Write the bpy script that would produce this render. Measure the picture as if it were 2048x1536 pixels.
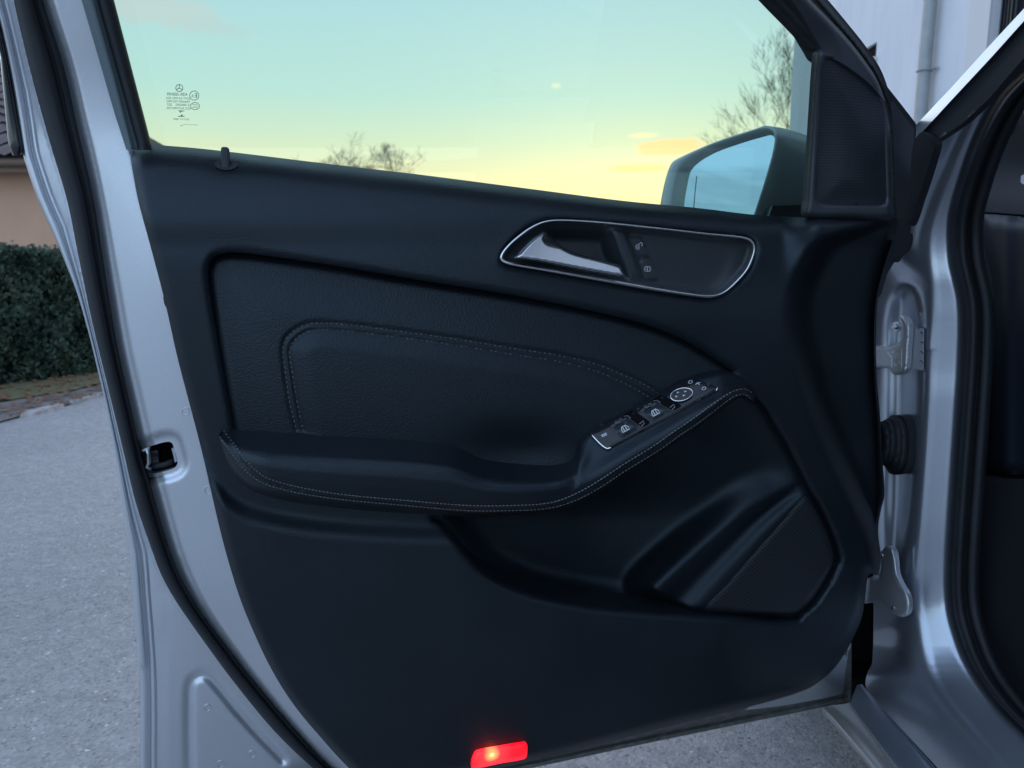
import bpy, bmesh, math, random
import numpy as np
from mathutils import Vector, Matrix
from mathutils.geometry import delaunay_2d_cdt

random.seed(4); rng = np.random.default_rng(4)
for o in list(bpy.data.objects): bpy.data.objects.remove(o)
S = bpy.context.scene
COL = S.collection
R = math.radians

# ------------------------------------------------------------------ camera
F = 1462.0                     # focal length in pixels of a 2048 px wide picture
PITCH = R(9.2); CAMZ = 1.0
cam_d = bpy.data.cameras.new('camera'); cam = bpy.data.objects.new('camera', cam_d); COL.objects.link(cam)
cam.location = (0, 0, CAMZ); cam.rotation_euler = (R(90) - PITCH, 0, 0)
cam_d.sensor_width = 36; cam_d.lens = F / 2048 * 36
cam_d.clip_start = 0.02; cam_d.clip_end = 2000
cam_d.dof.use_dof = True; cam_d.dof.focus_distance = 0.86; cam_d.dof.aperture_fstop = 9.0
S.camera = cam

# ------------------------------------------------------------------ sky, sun, exposure
SUN_AZ = R(9); SUN_EL = R(4)
w = bpy.data.worlds.new('World'); S.world = w; w.use_nodes = True
nt = w.node_tree; nt.nodes.clear()
def N(t, **k):
    n = nt.nodes.new(t)
    for a, b in k.items(): setattr(n, a, b)
    return n
def L(a, b): nt.links.new(a, b)
def M(op, a, b=None, c=None, clamp=False):
    n = nt.nodes.new('ShaderNodeMath'); n.operation = op; n.use_clamp = clamp
    for i, v in enumerate((a, b, c)):
        if v is None: continue
        if isinstance(v, (int, float)): n.inputs[i].default_value = v
        else: L(v, n.inputs[i])
    return n.outputs[0]
def SMOOTH(v, a, b):
    n = nt.nodes.new('ShaderNodeMapRange'); n.interpolation_type = 'SMOOTHSTEP'
    L(v, n.inputs[0]); n.inputs[1].default_value = a; n.inputs[2].default_value = b
    return n.outputs[0]
def MIX(f, a, b, blend='MIX'):
    n = nt.nodes.new('ShaderNodeMix'); n.data_type = 'RGBA'; n.blend_type = blend
    if isinstance(f, (int, float)): n.inputs[0].default_value = f
    else: L(f, n.inputs[0])
    for i, v in ((6, a), (7, b)):
        if isinstance(v, tuple): n.inputs[i].default_value = (*v, 1)
        else: L(v, n.inputs[i])
    return n.outputs[2]
def RAMP(v, stops):
    n = nt.nodes.new('ShaderNodeValToRGB'); L(v, n.inputs[0]); r = n.color_ramp
    while len(r.elements) < len(stops): r.elements.new(0.5)
    for e, (p, c) in zip(r.elements, stops):
        e.position = p; e.color = (*[x / 2 for x in c], 1)      # stored at half, doubled by the strength
    return n.outputs[0]
tc = N('ShaderNodeTexCoord'); sx = N('ShaderNodeSeparateXYZ'); L(tc.outputs['Generated'], sx.inputs[0])
X_, Y_, Z_ = sx.outputs
zc = M('MAXIMUM', Z_, 0.0)
front = M('ADD', M('MULTIPLY', X_, math.sin(SUN_AZ)), M('MULTIPLY', Y_, math.cos(SUN_AZ)))
near = SMOOTH(front, -0.25, 0.95)
r1 = RAMP(zc, [(0, (1.9, 1.07, .60)), (.075, (1.78, 1.07, .63)), (.115, (1.44, 1.05, .70)), (.16, (1.08, 1.02, .83)),
               (.21, (.84, .98, .99)), (.32, (.74, .91, 1.09)), (.55, (.72, .90, 1.24)), (1, (.70, .88, 1.30))])
r2 = RAMP(zc, [(0, (.86, 1.12, 1.26)), (.08, (.80, 1.10, 1.36)), (.2, (.66, .98, 1.42)), (.4, (.68, .93, 1.38)), (.65, (.70, .90, 1.34)), (1, (.70, .88, 1.30))])
skyc = MIX(near, r2, r1)
# flat evening clouds: stretched noise, bright at the sunset side and grey-blue away from it
zz = M('ADD', zc, 0.06)
cx = N('ShaderNodeCombineXYZ'); L(X_, cx.inputs[0]); L(Y_, cx.inputs[1]); L(M('MULTIPLY', Z_, 5.0), cx.inputs[2])
nz = N('ShaderNodeTexNoise'); L(cx.outputs[0], nz.inputs['Vector']); nz.inputs['Scale'].default_value = 3.1
nz.inputs['Detail'].default_value = 6; nz.inputs['Roughness'].default_value = .56; nz.inputs['Distortion'].default_value = .3
away = M('SUBTRACT', 1.0, near)
cl = M('MULTIPLY', SMOOTH(nz.outputs[0], .40, .53), M('MULTIPLY', SMOOTH(Z_, .01, .08), SMOOTH(away, .55, .95)))
skyc = MIX(M('MULTIPLY', cl, .8), skyc, (.19, .28, .40))
n2 = N('ShaderNodeTexNoise'); n2.inputs['Scale'].default_value = 16; n2.inputs['Detail'].default_value = 5; n2.inputs['Roughness'].default_value = .65
cx2 = N('ShaderNodeCombineXYZ'); L(X_, cx2.inputs[0]); L(Y_, cx2.inputs[1]); L(M('MULTIPLY', Z_, 3.0), cx2.inputs[2]); L(cx2.outputs[0], n2.inputs['Vector'])
def puff(px, py, ax, ay, colr, amount, lo=.40, hi=.66):
    """a single small cloud at a fixed compass direction"""
    global skyc
    xr = (px - 1024) / F; yr = (768 - py) / F
    d = Vector((xr, math.cos(PITCH) + yr * math.sin(PITCH), -math.sin(PITCH) + yr * math.cos(PITCH))).normalized()
    h = Vector((d.y, -d.x, 0)).normalized()
    u = M('ADD', M('MULTIPLY', X_, h.x), M('MULTIPLY', Y_, h.y))
    v = M('SUBTRACT', Z_, d.z)
    e = M('ADD', M('POWER', M('ABSOLUTE', M('DIVIDE', u, ax)), 2.0), M('POWER', M('ABSOLUTE', M('DIVIDE', v, ay)), 2.0))
    fwd = M('GREATER_THAN', M('ADD', M('MULTIPLY', X_, d.x), M('MULTIPLY', Y_, d.y)), 0.2)
    m = M('MULTIPLY', SMOOTH(M('SUBTRACT', M('SUBTRACT', 1.0, e), M('MULTIPLY', M('SUBTRACT', nz2, .5), 3.4)), .0, .75), fwd)
    skyc = MIX(M('MULTIPLY', m, amount), skyc, tuple(x / 2 for x in colr))
nz2 = n2.outputs[0]
puff(1340, 294, .050, .0115, (1.85, .90, .42), .85)
puff(1275, 336, .045, .0052, (1.95, .95, .38), .8)
puff(1285, 271, .022, .0040, (1.9, 1.2, .72), .5)
puff(1112, 171, .006, .0032, (1.45, 1.2, .98), .6)
puff(1156, 331, .005, .0032, (2.2, 1.35, .8), .6)
puff(330, 28, .075, .022, (.96, .86, .93), .8)
puff(420, 55, .05, .012, (.86, .86, .95), .5)
sky = N('ShaderNodeTexSky'); sky.sky_type = 'NISHITA'; sky.sun_disc = False
sky.sun_elevation = SUN_EL; sky.sun_rotation = SUN_AZ; sky.altitude = 200; sky.air_density = 1.0; sky.dust_density = 0.6
bg1 = N('ShaderNodeBackground'); L(skyc, bg1.inputs[0]); bg1.inputs[1].default_value = 1.9
bg2 = N('ShaderNodeBackground'); L(sky.outputs[0], bg2.inputs[0]); bg2.inputs[1].default_value = 0.03
ad = N('ShaderNodeAddShader'); L(bg1.outputs[0], ad.inputs[0]); L(bg2.outputs[0], ad.inputs[1])
wo = N('ShaderNodeOutputWorld'); L(ad.outputs[0], wo.inputs[0])

sd = bpy.data.lights.new('sun', 'SUN'); sd.energy = 0.5; sd.angle = R(10); sd.color = (1, .80, .58)
so = bpy.data.objects.new('sun', sd); COL.objects.link(so)
so.rotation_euler = Vector((-math.sin(SUN_AZ) * math.cos(SUN_EL), -math.cos(SUN_AZ) * math.cos(SUN_EL), -math.sin(SUN_EL))).to_track_quat('-Z', 'Y').to_euler()
S.view_settings.view_transform = 'Standard'; S.view_settings.look = 'None'
S.view_settings.exposure = 0.5; S.view_settings.gamma = 1.0; S.view_settings.use_curve_mapping = False
S.render.engine = 'CYCLES'
S.cycles.max_bounces = 5; S.cycles.diffuse_bounces = 3; S.cycles.glossy_bounces = 4; S.cycles.transparent_max_bounces = 8

# ------------------------------------------------------------------ materials
MATS = {}
def mat(name, base=(.5, .5, .5), rough=.5, metal=0.0, spec=.5, coat=0.0, emit=None, estr=0.0):
    m = bpy.data.materials.new(name); m.use_nodes = True; MATS[name] = m
    b = m.node_tree.nodes['Principled BSDF']
    b.inputs['Base Color'].default_value = (*base, 1); b.inputs['Roughness'].default_value = rough
    b.inputs['Metallic'].default_value = metal; b.inputs['Specular IOR Level'].default_value = spec
    b.inputs['Coat Weight'].default_value = coat; b.inputs['Coat Roughness'].default_value = .06
    if emit: b.inputs['Emission Color'].default_value = (*emit, 1); b.inputs['Emission Strength'].default_value = estr
    return m
class T:
    """small helper to wire nodes of one material"""
    def __init__(s, m): s.m = m; s.t = m.node_tree; s.b = s.t.nodes['Principled BSDF']
    def n(s, typ, **k):
        n = s.t.nodes.new(typ)
        for a, v in k.items():
            if a in n.inputs: n.inputs[a].default_value = v
            else: setattr(n, a, v)
        return n
    def l(s, a, b): s.t.links.new(a, b)
    def co(s, kind='Object'):
        if not hasattr(s, '_c'): s._c = s.t.nodes.new('ShaderNodeTexCoord')
        return s._c.outputs[kind]
    def noise(s, scale, detail=4, rough=.55, vec=None, dist=0.0):
        n = s.n('ShaderNodeTexNoise'); n.inputs['Scale'].default_value = scale; n.inputs['Detail'].default_value = detail
        n.inputs['Roughness'].default_value = rough; n.inputs['Distortion'].default_value = dist
        s.l(vec if vec else s.co(), n.inputs['Vector']); return n.outputs[0]
    def voro(s, scale, feature='F1', vec=None, rnd=1.0):
        n = s.n('ShaderNodeTexVoronoi'); n.feature = feature; n.inputs['Scale'].default_value = scale; n.inputs['Randomness'].default_value = rnd
        s.l(vec if vec else s.co(), n.inputs['Vector']); return n
    def ramp(s, v, stops):
        n = s.n('ShaderNodeValToRGB'); s.l(v, n.inputs[0]); r = n.color_ramp
        while len(r.elements) < len(stops): r.elements.new(.5)
        for e, (p, c) in zip(r.elements, stops):
            e.position = p; e.color = (*c, 1) if not isinstance(c, (int, float)) else (c, c, c, 1)
        return n.outputs[0]
    def math(s, op, a, b=None):
        n = s.n('ShaderNodeMath'); n.operation = op
        for i, v in enumerate((a, b)):
            if v is None: continue
            if isinstance(v, (int, float)): n.inputs[i].default_value = v
            else: s.l(v, n.inputs[i])
        return n.outputs[0]
    def mix(s, f, a, b, blend='MIX'):
        n = s.n('ShaderNodeMix'); n.data_type = 'RGBA'; n.blend_type = blend
        if isinstance(f, (int, float)): n.inputs[0].default_value = f
        else: s.l(f, n.inputs[0])
        for i, v in ((6, a), (7, b)):
            if isinstance(v, tuple): n.inputs[i].default_value = (*v, 1)
            else: s.l(v, n.inputs[i])
        return n.outputs[2]
    def bump(s, h, strength, dist, prev=None):
        n = s.n('ShaderNodeBump'); n.inputs['Strength'].default_value = strength; n.inputs['Distance'].default_value = dist
        s.l(h, n.inputs['Height'])
        if prev: s.l(prev, n.inputs['Normal'])
        return n.outputs[0]
    def set(s, **k):
        for a, v in k.items(): s.l(v, s.b.inputs[a.replace('_', ' ')])

def leather(name, base, scale, strength, rough):
    m = mat(name, base, rough, spec=.46); t = T(m); t.b.inputs['Specular Tint'].default_value = (.70, .87, 1, 1)
    dn = t.noise(scale * .35, 2)
    mp = t.n('ShaderNodeVectorMath'); mp.operation = 'ADD'; t.l(t.co(), mp.inputs[0])
    sc = t.n('ShaderNodeVectorMath'); sc.operation = 'SCALE'; nn = t.n('ShaderNodeTexNoise'); nn.inputs['Scale'].default_value = scale * .5
    t.l(t.co(), nn.inputs['Vector']); t.l(nn.outputs[1], sc.inputs[0]); sc.inputs['Scale'].default_value = 1.2 / scale; t.l(sc.outputs[0], mp.inputs[1])
    v = t.voro(scale, 'DISTANCE_TO_EDGE', mp.outputs[0])
    e = t.ramp(v.outputs['Distance'], [(0, 0.0), (.28, 1.0)])
    fine = t.noise(scale * 3, 3)
    hgt = t.mix(.25, e, fine)
    big = t.noise(9, 3)
    t.set(Normal=t.bump(hgt, strength, .0009),
          Roughness=t.ramp(big, [(.3, rough - .05), (.7, rough + .06)]),
          Base_Color=t.mix(t.ramp(big, [(.35, 0.0), (.7, 1.0)]), tuple(c * .86 for c in base), tuple(c * 1.12 for c in base)))
    return m
leather('trim_leather', (.0095, .0122, .0160), 400, 0.24, 0.41)
leather('insert_leather', (.0088, .0112, .0148), 290, 0.3, 0.45)
leather('armrest_leather', (.0092, .0120, .0160), 400, 0.2, 0.39)
leather('lower_plastic', (.0045, .0065, .0095), 480, 0.3, 0.44)
mat('black_rubber', (.016, .018, .022), .62, spec=.35)
t = T(MATS['black_rubber']); t.set(Normal=t.bump(t.noise(300, 4), .2, .0006), Base_Color=t.mix(t.noise(24, 4), (.012, .014, .018), (.024, .027, .032)))
mat('grey_rubber', (.10, .135, .15), .55)
mat('frame_plastic', (.032, .037, .045), .42)
t = T(MATS['frame_plastic']); t.set(Normal=t.bump(t.noise(900, 2), .12, .0003))
mat('gloss_black', (.010, .012, .015), .16, coat=.3)
mat('switch_plastic', (.012, .014, .018), .30)
mat('bowl_plastic', (.026, .033, .040), .40)
mat('deep_black', (.004, .004, .005), .8, spec=.1)
mat('headliner', (.03, .032, .036), .9)
mat('dash_plastic', (.008, .012, .020), .55, spec=.35)
mat('carpet', (.012, .012, .015), .95, spec=.1)
mat('thread', (.19, .195, .195), .7)
mat('symbol_white', (.52, .54, .56), .5)
mat('symbol_dim', (.16, .17, .18), .5)
def metal_paint(name, base, rough, coat):
    m = mat(name, base, rough, .82, coat=coat); t = T(m)
    fl = t.noise(2600, 2); big = t.noise(5, 4, .6)
    t.set(Base_Color=t.mix(t.ramp(fl, [(.35, 0.0), (.65, 1.0)]), tuple(c * .86 for c in base), tuple(min(1, c * 1.1) for c in base)),
          Roughness=t.ramp(big, [(.3, rough - .03), (.7, rough + .06)]), Normal=t.bump(t.noise(60, 2), .02, .0006))
    return m
metal_paint('silver_paint', (.47, .51, .585), .30, .6)
metal_paint('silver_inner', (.67, .70, .755), .42, .3)
metal_paint('silver_sill', (.72, .71, .69), .22, .7)
mat('grimy_metal', (.13, .125, .12), .6, .2)
t = T(MATS['grimy_metal']); t.set(Base_Color=t.ramp(t.noise(70, 5, .7), [(.3, (.07, .065, .06)), (.6, (.16, .155, .15)), (.8, (.27, .26, .25))]))
mat('chrome', (.80, .80, .81), .27, 1.0)
mat('satin_lever', (.66, .68, .71), .24, 1.0)
t = T(MATS['satin_lever']); t.set(Normal=t.bump(t.noise(700, 2), .05, .0004))
mat('hinge_steel', (.55, .57, .60), .42, .6)
mat('bolt_steel', (.45, .47, .50), .3, .9)
mat('sticker', (.42, .44, .48), .45)
mat('mirror_silver', (.62, .74, .78), .015, 1.0)
def grille(name, base, pitch, aspect=1.0, ang=0.0):
    m = mat(name, base, .5); t = T(m)
    uv = t.co('UV'); mp = t.n('ShaderNodeMapping'); t.l(uv, mp.inputs[0]); mp.inputs['Rotation'].default_value = (0, 0, ang)
    k = 2 * math.pi / pitch; sp = t.n('ShaderNodeSeparateXYZ'); t.l(mp.outputs[0], sp.inputs[0])
    a = t.math('SINE', t.math('MULTIPLY', sp.outputs[0], k)); b = t.math('SINE', t.math('MULTIPLY', sp.outputs[1], k * aspect))
    p = t.math('MULTIPLY', a, b)
    hole = t.ramp(p, [(.12, 0.0), (.40, 1.0)])
    t.set(Base_Color=t.mix(hole, tuple(c * 1.5 for c in base), tuple(c * .12 for c in base)), Normal=t.bump(hole, -.9, .0010))
    return m
grille('tweeter_mesh', (.015, .018, .023), .0046, 1.0, R(45))
grille('speaker_mesh', (.012, .015, .019), .0074, 1.3, 0)
# window glass: tinted, reflecting a little
def glass(name, tint):
    m = bpy.data.materials.new(name); m.use_nodes = True; MATS[name] = m; g = m.node_tree; g.nodes.clear()
    tr = g.nodes.new('ShaderNodeBsdfTransparent'); tr.inputs[0].default_value = (*tint, 1)
    gl = g.nodes.new('ShaderNodeBsdfGlossy'); gl.inputs['Roughness'].default_value = .01
    fr = g.nodes.new('ShaderNodeFresnel'); fr.inputs[0].default_value = 1.45
    ge_ = g.nodes.new('ShaderNodeNewGeometry'); g.links.new(ge_.outputs['True Normal'], fr.inputs['Normal']); g.links.new(ge_.outputs['True Normal'], gl.inputs['Normal'])
    mx = g.nodes.new('ShaderNodeMixShader'); o = g.nodes.new('ShaderNodeOutputMaterial')
    g.links.new(fr.outputs[0], mx.inputs[0]); g.links.new(tr.outputs[0], mx.inputs[1]); g.links.new(gl.outputs[0], mx.inputs[2]); g.links.new(mx.outputs[0], o.inputs[0])
glass('tinted_glass', (.645, .755, .71))
# lit red lens
m = mat('red_lens', (.3, .002, .004), .35, coat=.1, emit=(1, .002, .010), estr=2.4); t = T(m)
uv = t.co('UV'); sp = t.n('ShaderNodeSeparateXYZ'); t.l(uv, sp.inputs[0])
ck = t.math('MULTIPLY', t.math('SINE', t.math('MULTIPLY', sp.outputs[0], 2800)), t.math('SINE', t.math('MULTIPLY', sp.outputs[1], 2800)))
BULB = t.n('ShaderNodeCombineXYZ'); dv = t.n('ShaderNodeVectorMath'); dv.operation = 'DISTANCE'; t.l(uv, dv.inputs[0]); t.l(BULB.outputs[0], dv.inputs[1])
dd = t.math('DIVIDE', dv.outputs['Value'], .05)                    # the bulb sits behind one end of the lens
glow = t.ramp(dd, [(0, (1, .26, .06)), (.07, (.9, .09, .03)), (.22, (.50, .008, .010)), (.55, (.24, .0012, .004)), (1, (.17, .0008, .003))])
t.set(Emission_Color=glow); t.b.inputs['Emission Strength'].default_value = 5.5; t.set(Normal=t.bump(ck, .5, .0006))
bs = t.n('ShaderNodeMath'); bs.operation = 'MULTIPLY_ADD'; t.l(ck, bs.inputs[0]); bs.inputs[1].default_value = 1.4; bs.inputs[2].default_value = 5.2; t.l(bs.outputs[0], t.b.inputs['Emission Strength'])
mat('bulb_glow', (1, .2, .1), .4, emit=(1, .36, .10), estr=5)
# ground and houses
m = mat('asphalt', (.2, .2, .21), .8, spec=.35); t = T(m); co = t.co()
big = t.noise(.7, 5, .6); med = t.noise(20, 6, .7); v1 = t.voro(160); v2 = t.voro(330); fin = t.noise(420, 3, .7)
c0 = t.mix(t.ramp(big, [(.35, 0.0), (.65, 1.0)]), (.305, .299, .294), (.380, .370, .358))
cell = t.ramp(v1.outputs['Color'], [(0, .50), (.28, .95), (.8, 1.12), (.92, 1.35), (1, 2.6)])
c1 = t.mix(1.0, c0, cell, 'MULTIPLY')
c2 = t.mix(t.ramp(med, [(.40, .0), (.66, .40)]), c1, (.17, .168, .166))
hh = t.math('ADD', t.math('MULTIPLY', t.ramp(v1.outputs['Distance'], [(0, 1.0), (.8, 0.0)]), .30), t.math('ADD', t.math('MULTIPLY', med, .9), t.math('MULTIPLY', fin, .5)))
t.set(Base_Color=c2, Normal=t.bump(hh, 1.0, .006), Roughness=t.ramp(v1.outputs['Color'], [(.0, .9), (1, .6)]))
m = mat('verge_soil', (.16, .145, .11), .95, spec=.1); t = T(m)
n1 = t.noise(5, 6, .7); n3 = t.noise(38, 4, .7)
t.set(Base_Color=t.mix(t.ramp(n3, [(.35, 0.0), (.7, 1.0)]), (.12, .115, .065), (.20, .185, .115)), Normal=t.bump(n3, .8, .02))
m = mat('verge_gravel', (.2, .18, .17), .95, spec=.1); t = T(m)
n1 = t.noise(7, 5, .7); n3 = t.noise(30, 5, .75)
t.set(Base_Color=t.ramp(t.mix(.5, n1, n3), [(.36, (.10, .085, .075)), (.5, (.17, .15, .135)), (.60, (.30, .27, .26)), (.7, (.48, .45, .45))]), Normal=t.bump(n3, .9, .02))
mat('kerb_stone', (.42, .40, .39), .9)
t = T(MATS['kerb_stone']); t.set(Base_Color=t.ramp(t.noise(12, 5, .7), [(.3, (.20, .185, .175)), (.7, (.55, .52, .51))]), Normal=t.bump(t.noise(40, 4), .5, .01))
m = mat('hedge_leaf', (.035, .075, .055), .6, spec=.3); t = T(m)
oi = t.noise(2.2, 4, .6)
t.set(Base_Color=t.ramp(oi, [(.3, (.026, .050, .038)), (.5, (.050, .085, .058)), (.7, (.085, .120, .074))]))
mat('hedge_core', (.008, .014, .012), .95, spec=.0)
mat('dry_leaf', (.16, .085, .045), .9)
m = mat('tan_plaster', (.42, .27, .20), .95, spec=.1); t = T(m)
t.set(Base_Color=t.mix(t.noise(1.6, 5, .65), (.56, .33, .22), (.68, .42, .29)), Normal=t.bump(t.noise(60, 4, .7), .6, .01))
mat('tan_fascia', (.20, .13, .10), .7)
m = mat('roof_tile', (.09, .06, .06), .85); t = T(m)
t.set(Base_Color=t.mix(t.noise(6, 4), (.06, .045, .05), (.13, .09, .085)))
m = mat('white_plaster', (.72, .735, .755), .95, spec=.1); t = T(m)
mp = t.n('ShaderNodeMapping'); t.l(t.co(), mp.inputs[0]); mp.inputs['Scale'].default_value = (1, 1, .18)
st = t.noise(2.4, 6, .65, mp.outputs[0])
t.set(Base_Color=t.ramp(st, [(.3, (.63, .645, .675)), (.6, (.735, .745, .77))]), Normal=t.bump(t.noise(45, 5, .7), .35, .01))
mat('white_trim', (.66, .65, .64), .8)
m = mat('zinc_pipe', (.42, .44, .45), .5, .35); t = T(m)
t.set(Base_Color=t.mix(t.noise(9, 5, .6), (.25, .265, .27), (.42, .435, .44)))
mat('window_black', (.012, .014, .017), .35)
mat('pane_dark', (.02, .022, .026), .06)
mat('bark', (.095, .085, .075), .9, spec=.1)
mat('tyre', (.012, .012, .013), .8)
mat('felt_stain', (.2, .24, .22), .7)

# ------------------------------------------------------------------ geometry helpers
sp_, cp_ = math.sin(PITCH), math.cos(PITCH)
CAM = np.array([0, 0, CAMZ])
def ray(px, py):
    px = np.asarray(px, float); py = np.asarray(py, float)
    xr = (px - 1024) / F; yr = (768 - py) / F
    return np.stack([xr, cp_ + yr * sp_, -sp_ + yr * cp_], -1)
# the door: a vertical sheet swung open about 75 degrees, leaning in towards the roof
DU = np.array([math.cos(R(15.2)), math.sin(R(15.2)), 0]); DN = np.array([DU[1], -DU[0], 0])
DO = np.array([.567, 1.007, 0])
_z = np.linspace(-.5, 2.5, 601); _s = np.interp(_z, [-.5, .25, .45, .62, .80, .92, 1.04, 1.12, 1.2, 2.5], [.26, .20, .08, .02, .07, .08, .06, .06, .28, .34])
_c = np.concatenate([[0], np.cumsum((_s[1:] + _s[:-1]) / 2 * (_z[1] - _z[0]))]); _c -= np.interp(.55, _z, _c)
def door(px, py, h):
    d = ray(px, py); dn = d @ DN; k = (CAM - DO) @ DN
    c = 0.0 * dn
    for _ in range(25):
        tt = (c + h - k) / dn
        c = np.interp(CAMZ + tt * d[..., 2], _z, _c)
    return CAM + d * tt[..., None]
def bodyx(px, py, X):
    d = ray(px, py); return CAM + d * (np.asarray(X) / d[..., 0])[..., None]
def aty(px, py, Y):
    d = ray(px, py); return CAM + d * (np.asarray(Y) / d[..., 1])[..., None]
def ground(px, py, z=0.0):
    d = ray(px, py); return CAM + d * ((z - CAMZ) / d[..., 2])[..., None]
def plane_pt(px, py, P0, n):
    d = ray(px, py); return CAM + d * (((np.asarray(P0) - CAM) @ n) / (d @ n))[..., None]

def new_mesh(name, verts, faces, m, parent=None, smooth=True, uvs=None, mats=None, fm=None):
    me = bpy.data.meshes.new(name); me.from_pydata([tuple(map(float, v)) for v in verts], [], faces)
    if isinstance(m, str): m = MATS[m]
    me.materials.append(m)
    me.update()
    if uvs is not None:
        lay = me.uv_layers.new(name='UVMap'); vi = np.empty(len(me.loops), int); me.loops.foreach_get('vertex_index', vi)
        lay.data.foreach_set('uv', np.asarray(uvs)[vi].astype(np.float32).ravel())
    if smooth: me.shade_smooth()
    o = bpy.data.objects.new(name, me); COL.objects.link(o)
    if parent is not None:
        if parent.parent is not None and parent.parent.name == 'door': parent = parent.parent
        o.parent = parent; o.matrix_parent_inverse = parent.matrix_world.inverted()
    return o
def empty(name, loc, label, cat, group=None):
    o = bpy.data.objects.new(name, None); COL.objects.link(o); o.location = loc; o['label'] = label; o['category'] = cat
    if group: o['group'] = group
    o.empty_display_size = .05; bpy.context.view_layer.update(); return o
def spline(pts, n=8, closed=False):
    """centripetal-ish Catmull-Rom through the points"""
    P = np.asarray(pts, float); k = len(P)
    if closed: Q = np.vstack([P[-1], P, P[0], P[1]]); segs = k
    else: Q = np.vstack([2 * P[0] - P[1], P, 2 * P[-1] - P[-2]]); segs = k - 1
    out = []
    for i in range(segs):
        p0, p1, p2, p3 = Q[i:i + 4]
        d1 = np.linalg.norm(p2 - p1) + 1e-9
        m1 = (p2 - p0) / (np.linalg.norm(p1 - p0) + d1) * d1; m2 = (p3 - p1) / (np.linalg.norm(p3 - p2) + d1) * d1
        for j in range(n):
            s = j / n; h00 = 2*s**3-3*s**2+1; h10 = s**3-2*s**2+s; h01 = -2*s**3+3*s**2; h11 = s**3-s**2
            out.append(h00*p1 + h10*m1 + h01*p2 + h11*m2)
    if not closed: out.append(P[-1])
    return np.array(out)
def resample(P, step, closed=False):
    P = np.asarray(P, float)
    if closed: P = np.vstack([P, P[0]])
    d = np.concatenate([[0], np.cumsum(np.linalg.norm(np.diff(P, axis=0), axis=1))])
    n = max(2, int(round(d[-1] / step))); s = np.linspace(0, d[-1], n + 1)
    Q = np.stack([np.interp(s, d, P[:, i]) for i in range(P.shape[1])], -1)
    return Q[:-1] if closed else Q
def dist(P, line, closed=False):
    P = np.atleast_2d(P); Lp = np.asarray(line, float)
    A = Lp if closed else Lp[:-1]; B = np.roll(Lp, -1, 0) if closed else Lp[1:]
    best = np.full(len(P), 1e9)
    for a, b in zip(A, B):
        ab = b - a; q = np.clip(((P - a) @ ab) / (ab @ ab + 1e-12), 0, 1)
        best = np.minimum(best, np.hypot(*(P - (a + q[:, None] * ab)).T))
    return best
def inside(P, poly):
    x, y = P[:, 0], P[:, 1]; r = np.zeros(len(P), bool); Lp = np.asarray(poly)
    for a, b in zip(Lp, np.roll(Lp, -1, 0)):
        c = (a[1] > y) != (b[1] > y)
        with np.errstate(divide='ignore', invalid='ignore'):
            xx = (b[0] - a[0]) * (y - a[1]) / (b[1] - a[1]) + a[0]
        r ^= c & (x < xx)
    return r
def sm(a, b, x):
    q = np.clip((np.asarray(x, float) - a) / (b - a), 0, 1); return q * q * (3 - 2 * q)
def q2(d, wdt): return (1 - np.clip(d / wdt, 0, 1)) ** 2
def patch(name, outline, hfun, step, m, parent, holes=(), skirt=.012, surf=door, smooth=True, bstep=None, uvrot=0):
    """a moulded sheet: the outline is filled with a fine grid, each vertex set at its own height, edges turned back"""
    bstep = bstep or step
    loops = [resample(outline, bstep, True)] + [resample(h, bstep, True) for h in holes]
    O = loops[0]; lo = O.min(0); hi = O.max(0)
    gx, gy = np.meshgrid(np.arange(lo[0] + step / 2, hi[0], step), np.arange(lo[1] + step / 2, hi[1], step))
    gx = gx + (np.arange(gx.shape[0]) % 2)[:, None] * step * .5
    G = np.stack([gx.ravel(), gy.ravel()], -1)
    ok = inside(G, O)
    for h in loops[1:]: ok &= ~inside(G, h)
    G = G[ok]
    for lp in loops: G = G[dist(G, lp, True) > step * .45]
    pts = []; edges = []
    for lp in loops:
        s = len(pts); n = len(lp); pts += [Vector(p) for p in lp]; edges += [(s + i, s + (i + 1) % n) for i in range(n)]
    pts += [Vector(p) for p in G]
    vs, _, fs, *_ = delaunay_2d_cdt(pts, edges, [], 0, 1e-4)
    V = np.array([(v.x, v.y) for v in vs]); Fc = np.array([list(f) for f in fs])
    cen = V[Fc].mean(1); ok = inside(cen, O)
    for h in loops[1:]: ok &= ~inside(cen, h)
    Fc = Fc[ok]
    P3 = surf(V[:, 0], V[:, 1], hfun(V))
    faces = [tuple(f) for f in Fc]
    t0 = P3[Fc[:, 0]]; nn = np.cross(P3[Fc[:, 1]] - t0, P3[Fc[:, 2]] - t0).sum(0)
    flip = nn @ (CAM - P3.mean(0)) < 0
    if flip: faces = [f[::-1] for f in faces]
    verts = [P3]; nv = len(P3)
    if skirt:
        for li, lp in enumerate(loops):
            h = hfun(lp); a = surf(lp[:, 0], lp[:, 1], h)
            ctr = surf(V[:1, 0], V[:1, 1], hfun(V[:1]))
            b = a - (DN if surf is door else np.array([-1.0, -.4, 0])) * skirt
            n = len(lp); verts += [a, b]
            for i in range(n):
                j = (i + 1) % n; faces.append((nv + i, nv + j, nv + n + j, nv + n + i))
            nv += 2 * n
    VV = np.vstack(verts)
    uv = np.stack([VV @ DU if surf is door else VV[:, 1], VV[:, 2]], -1)
    return new_mesh(name, VV, faces, m, parent, smooth, uv)
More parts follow.
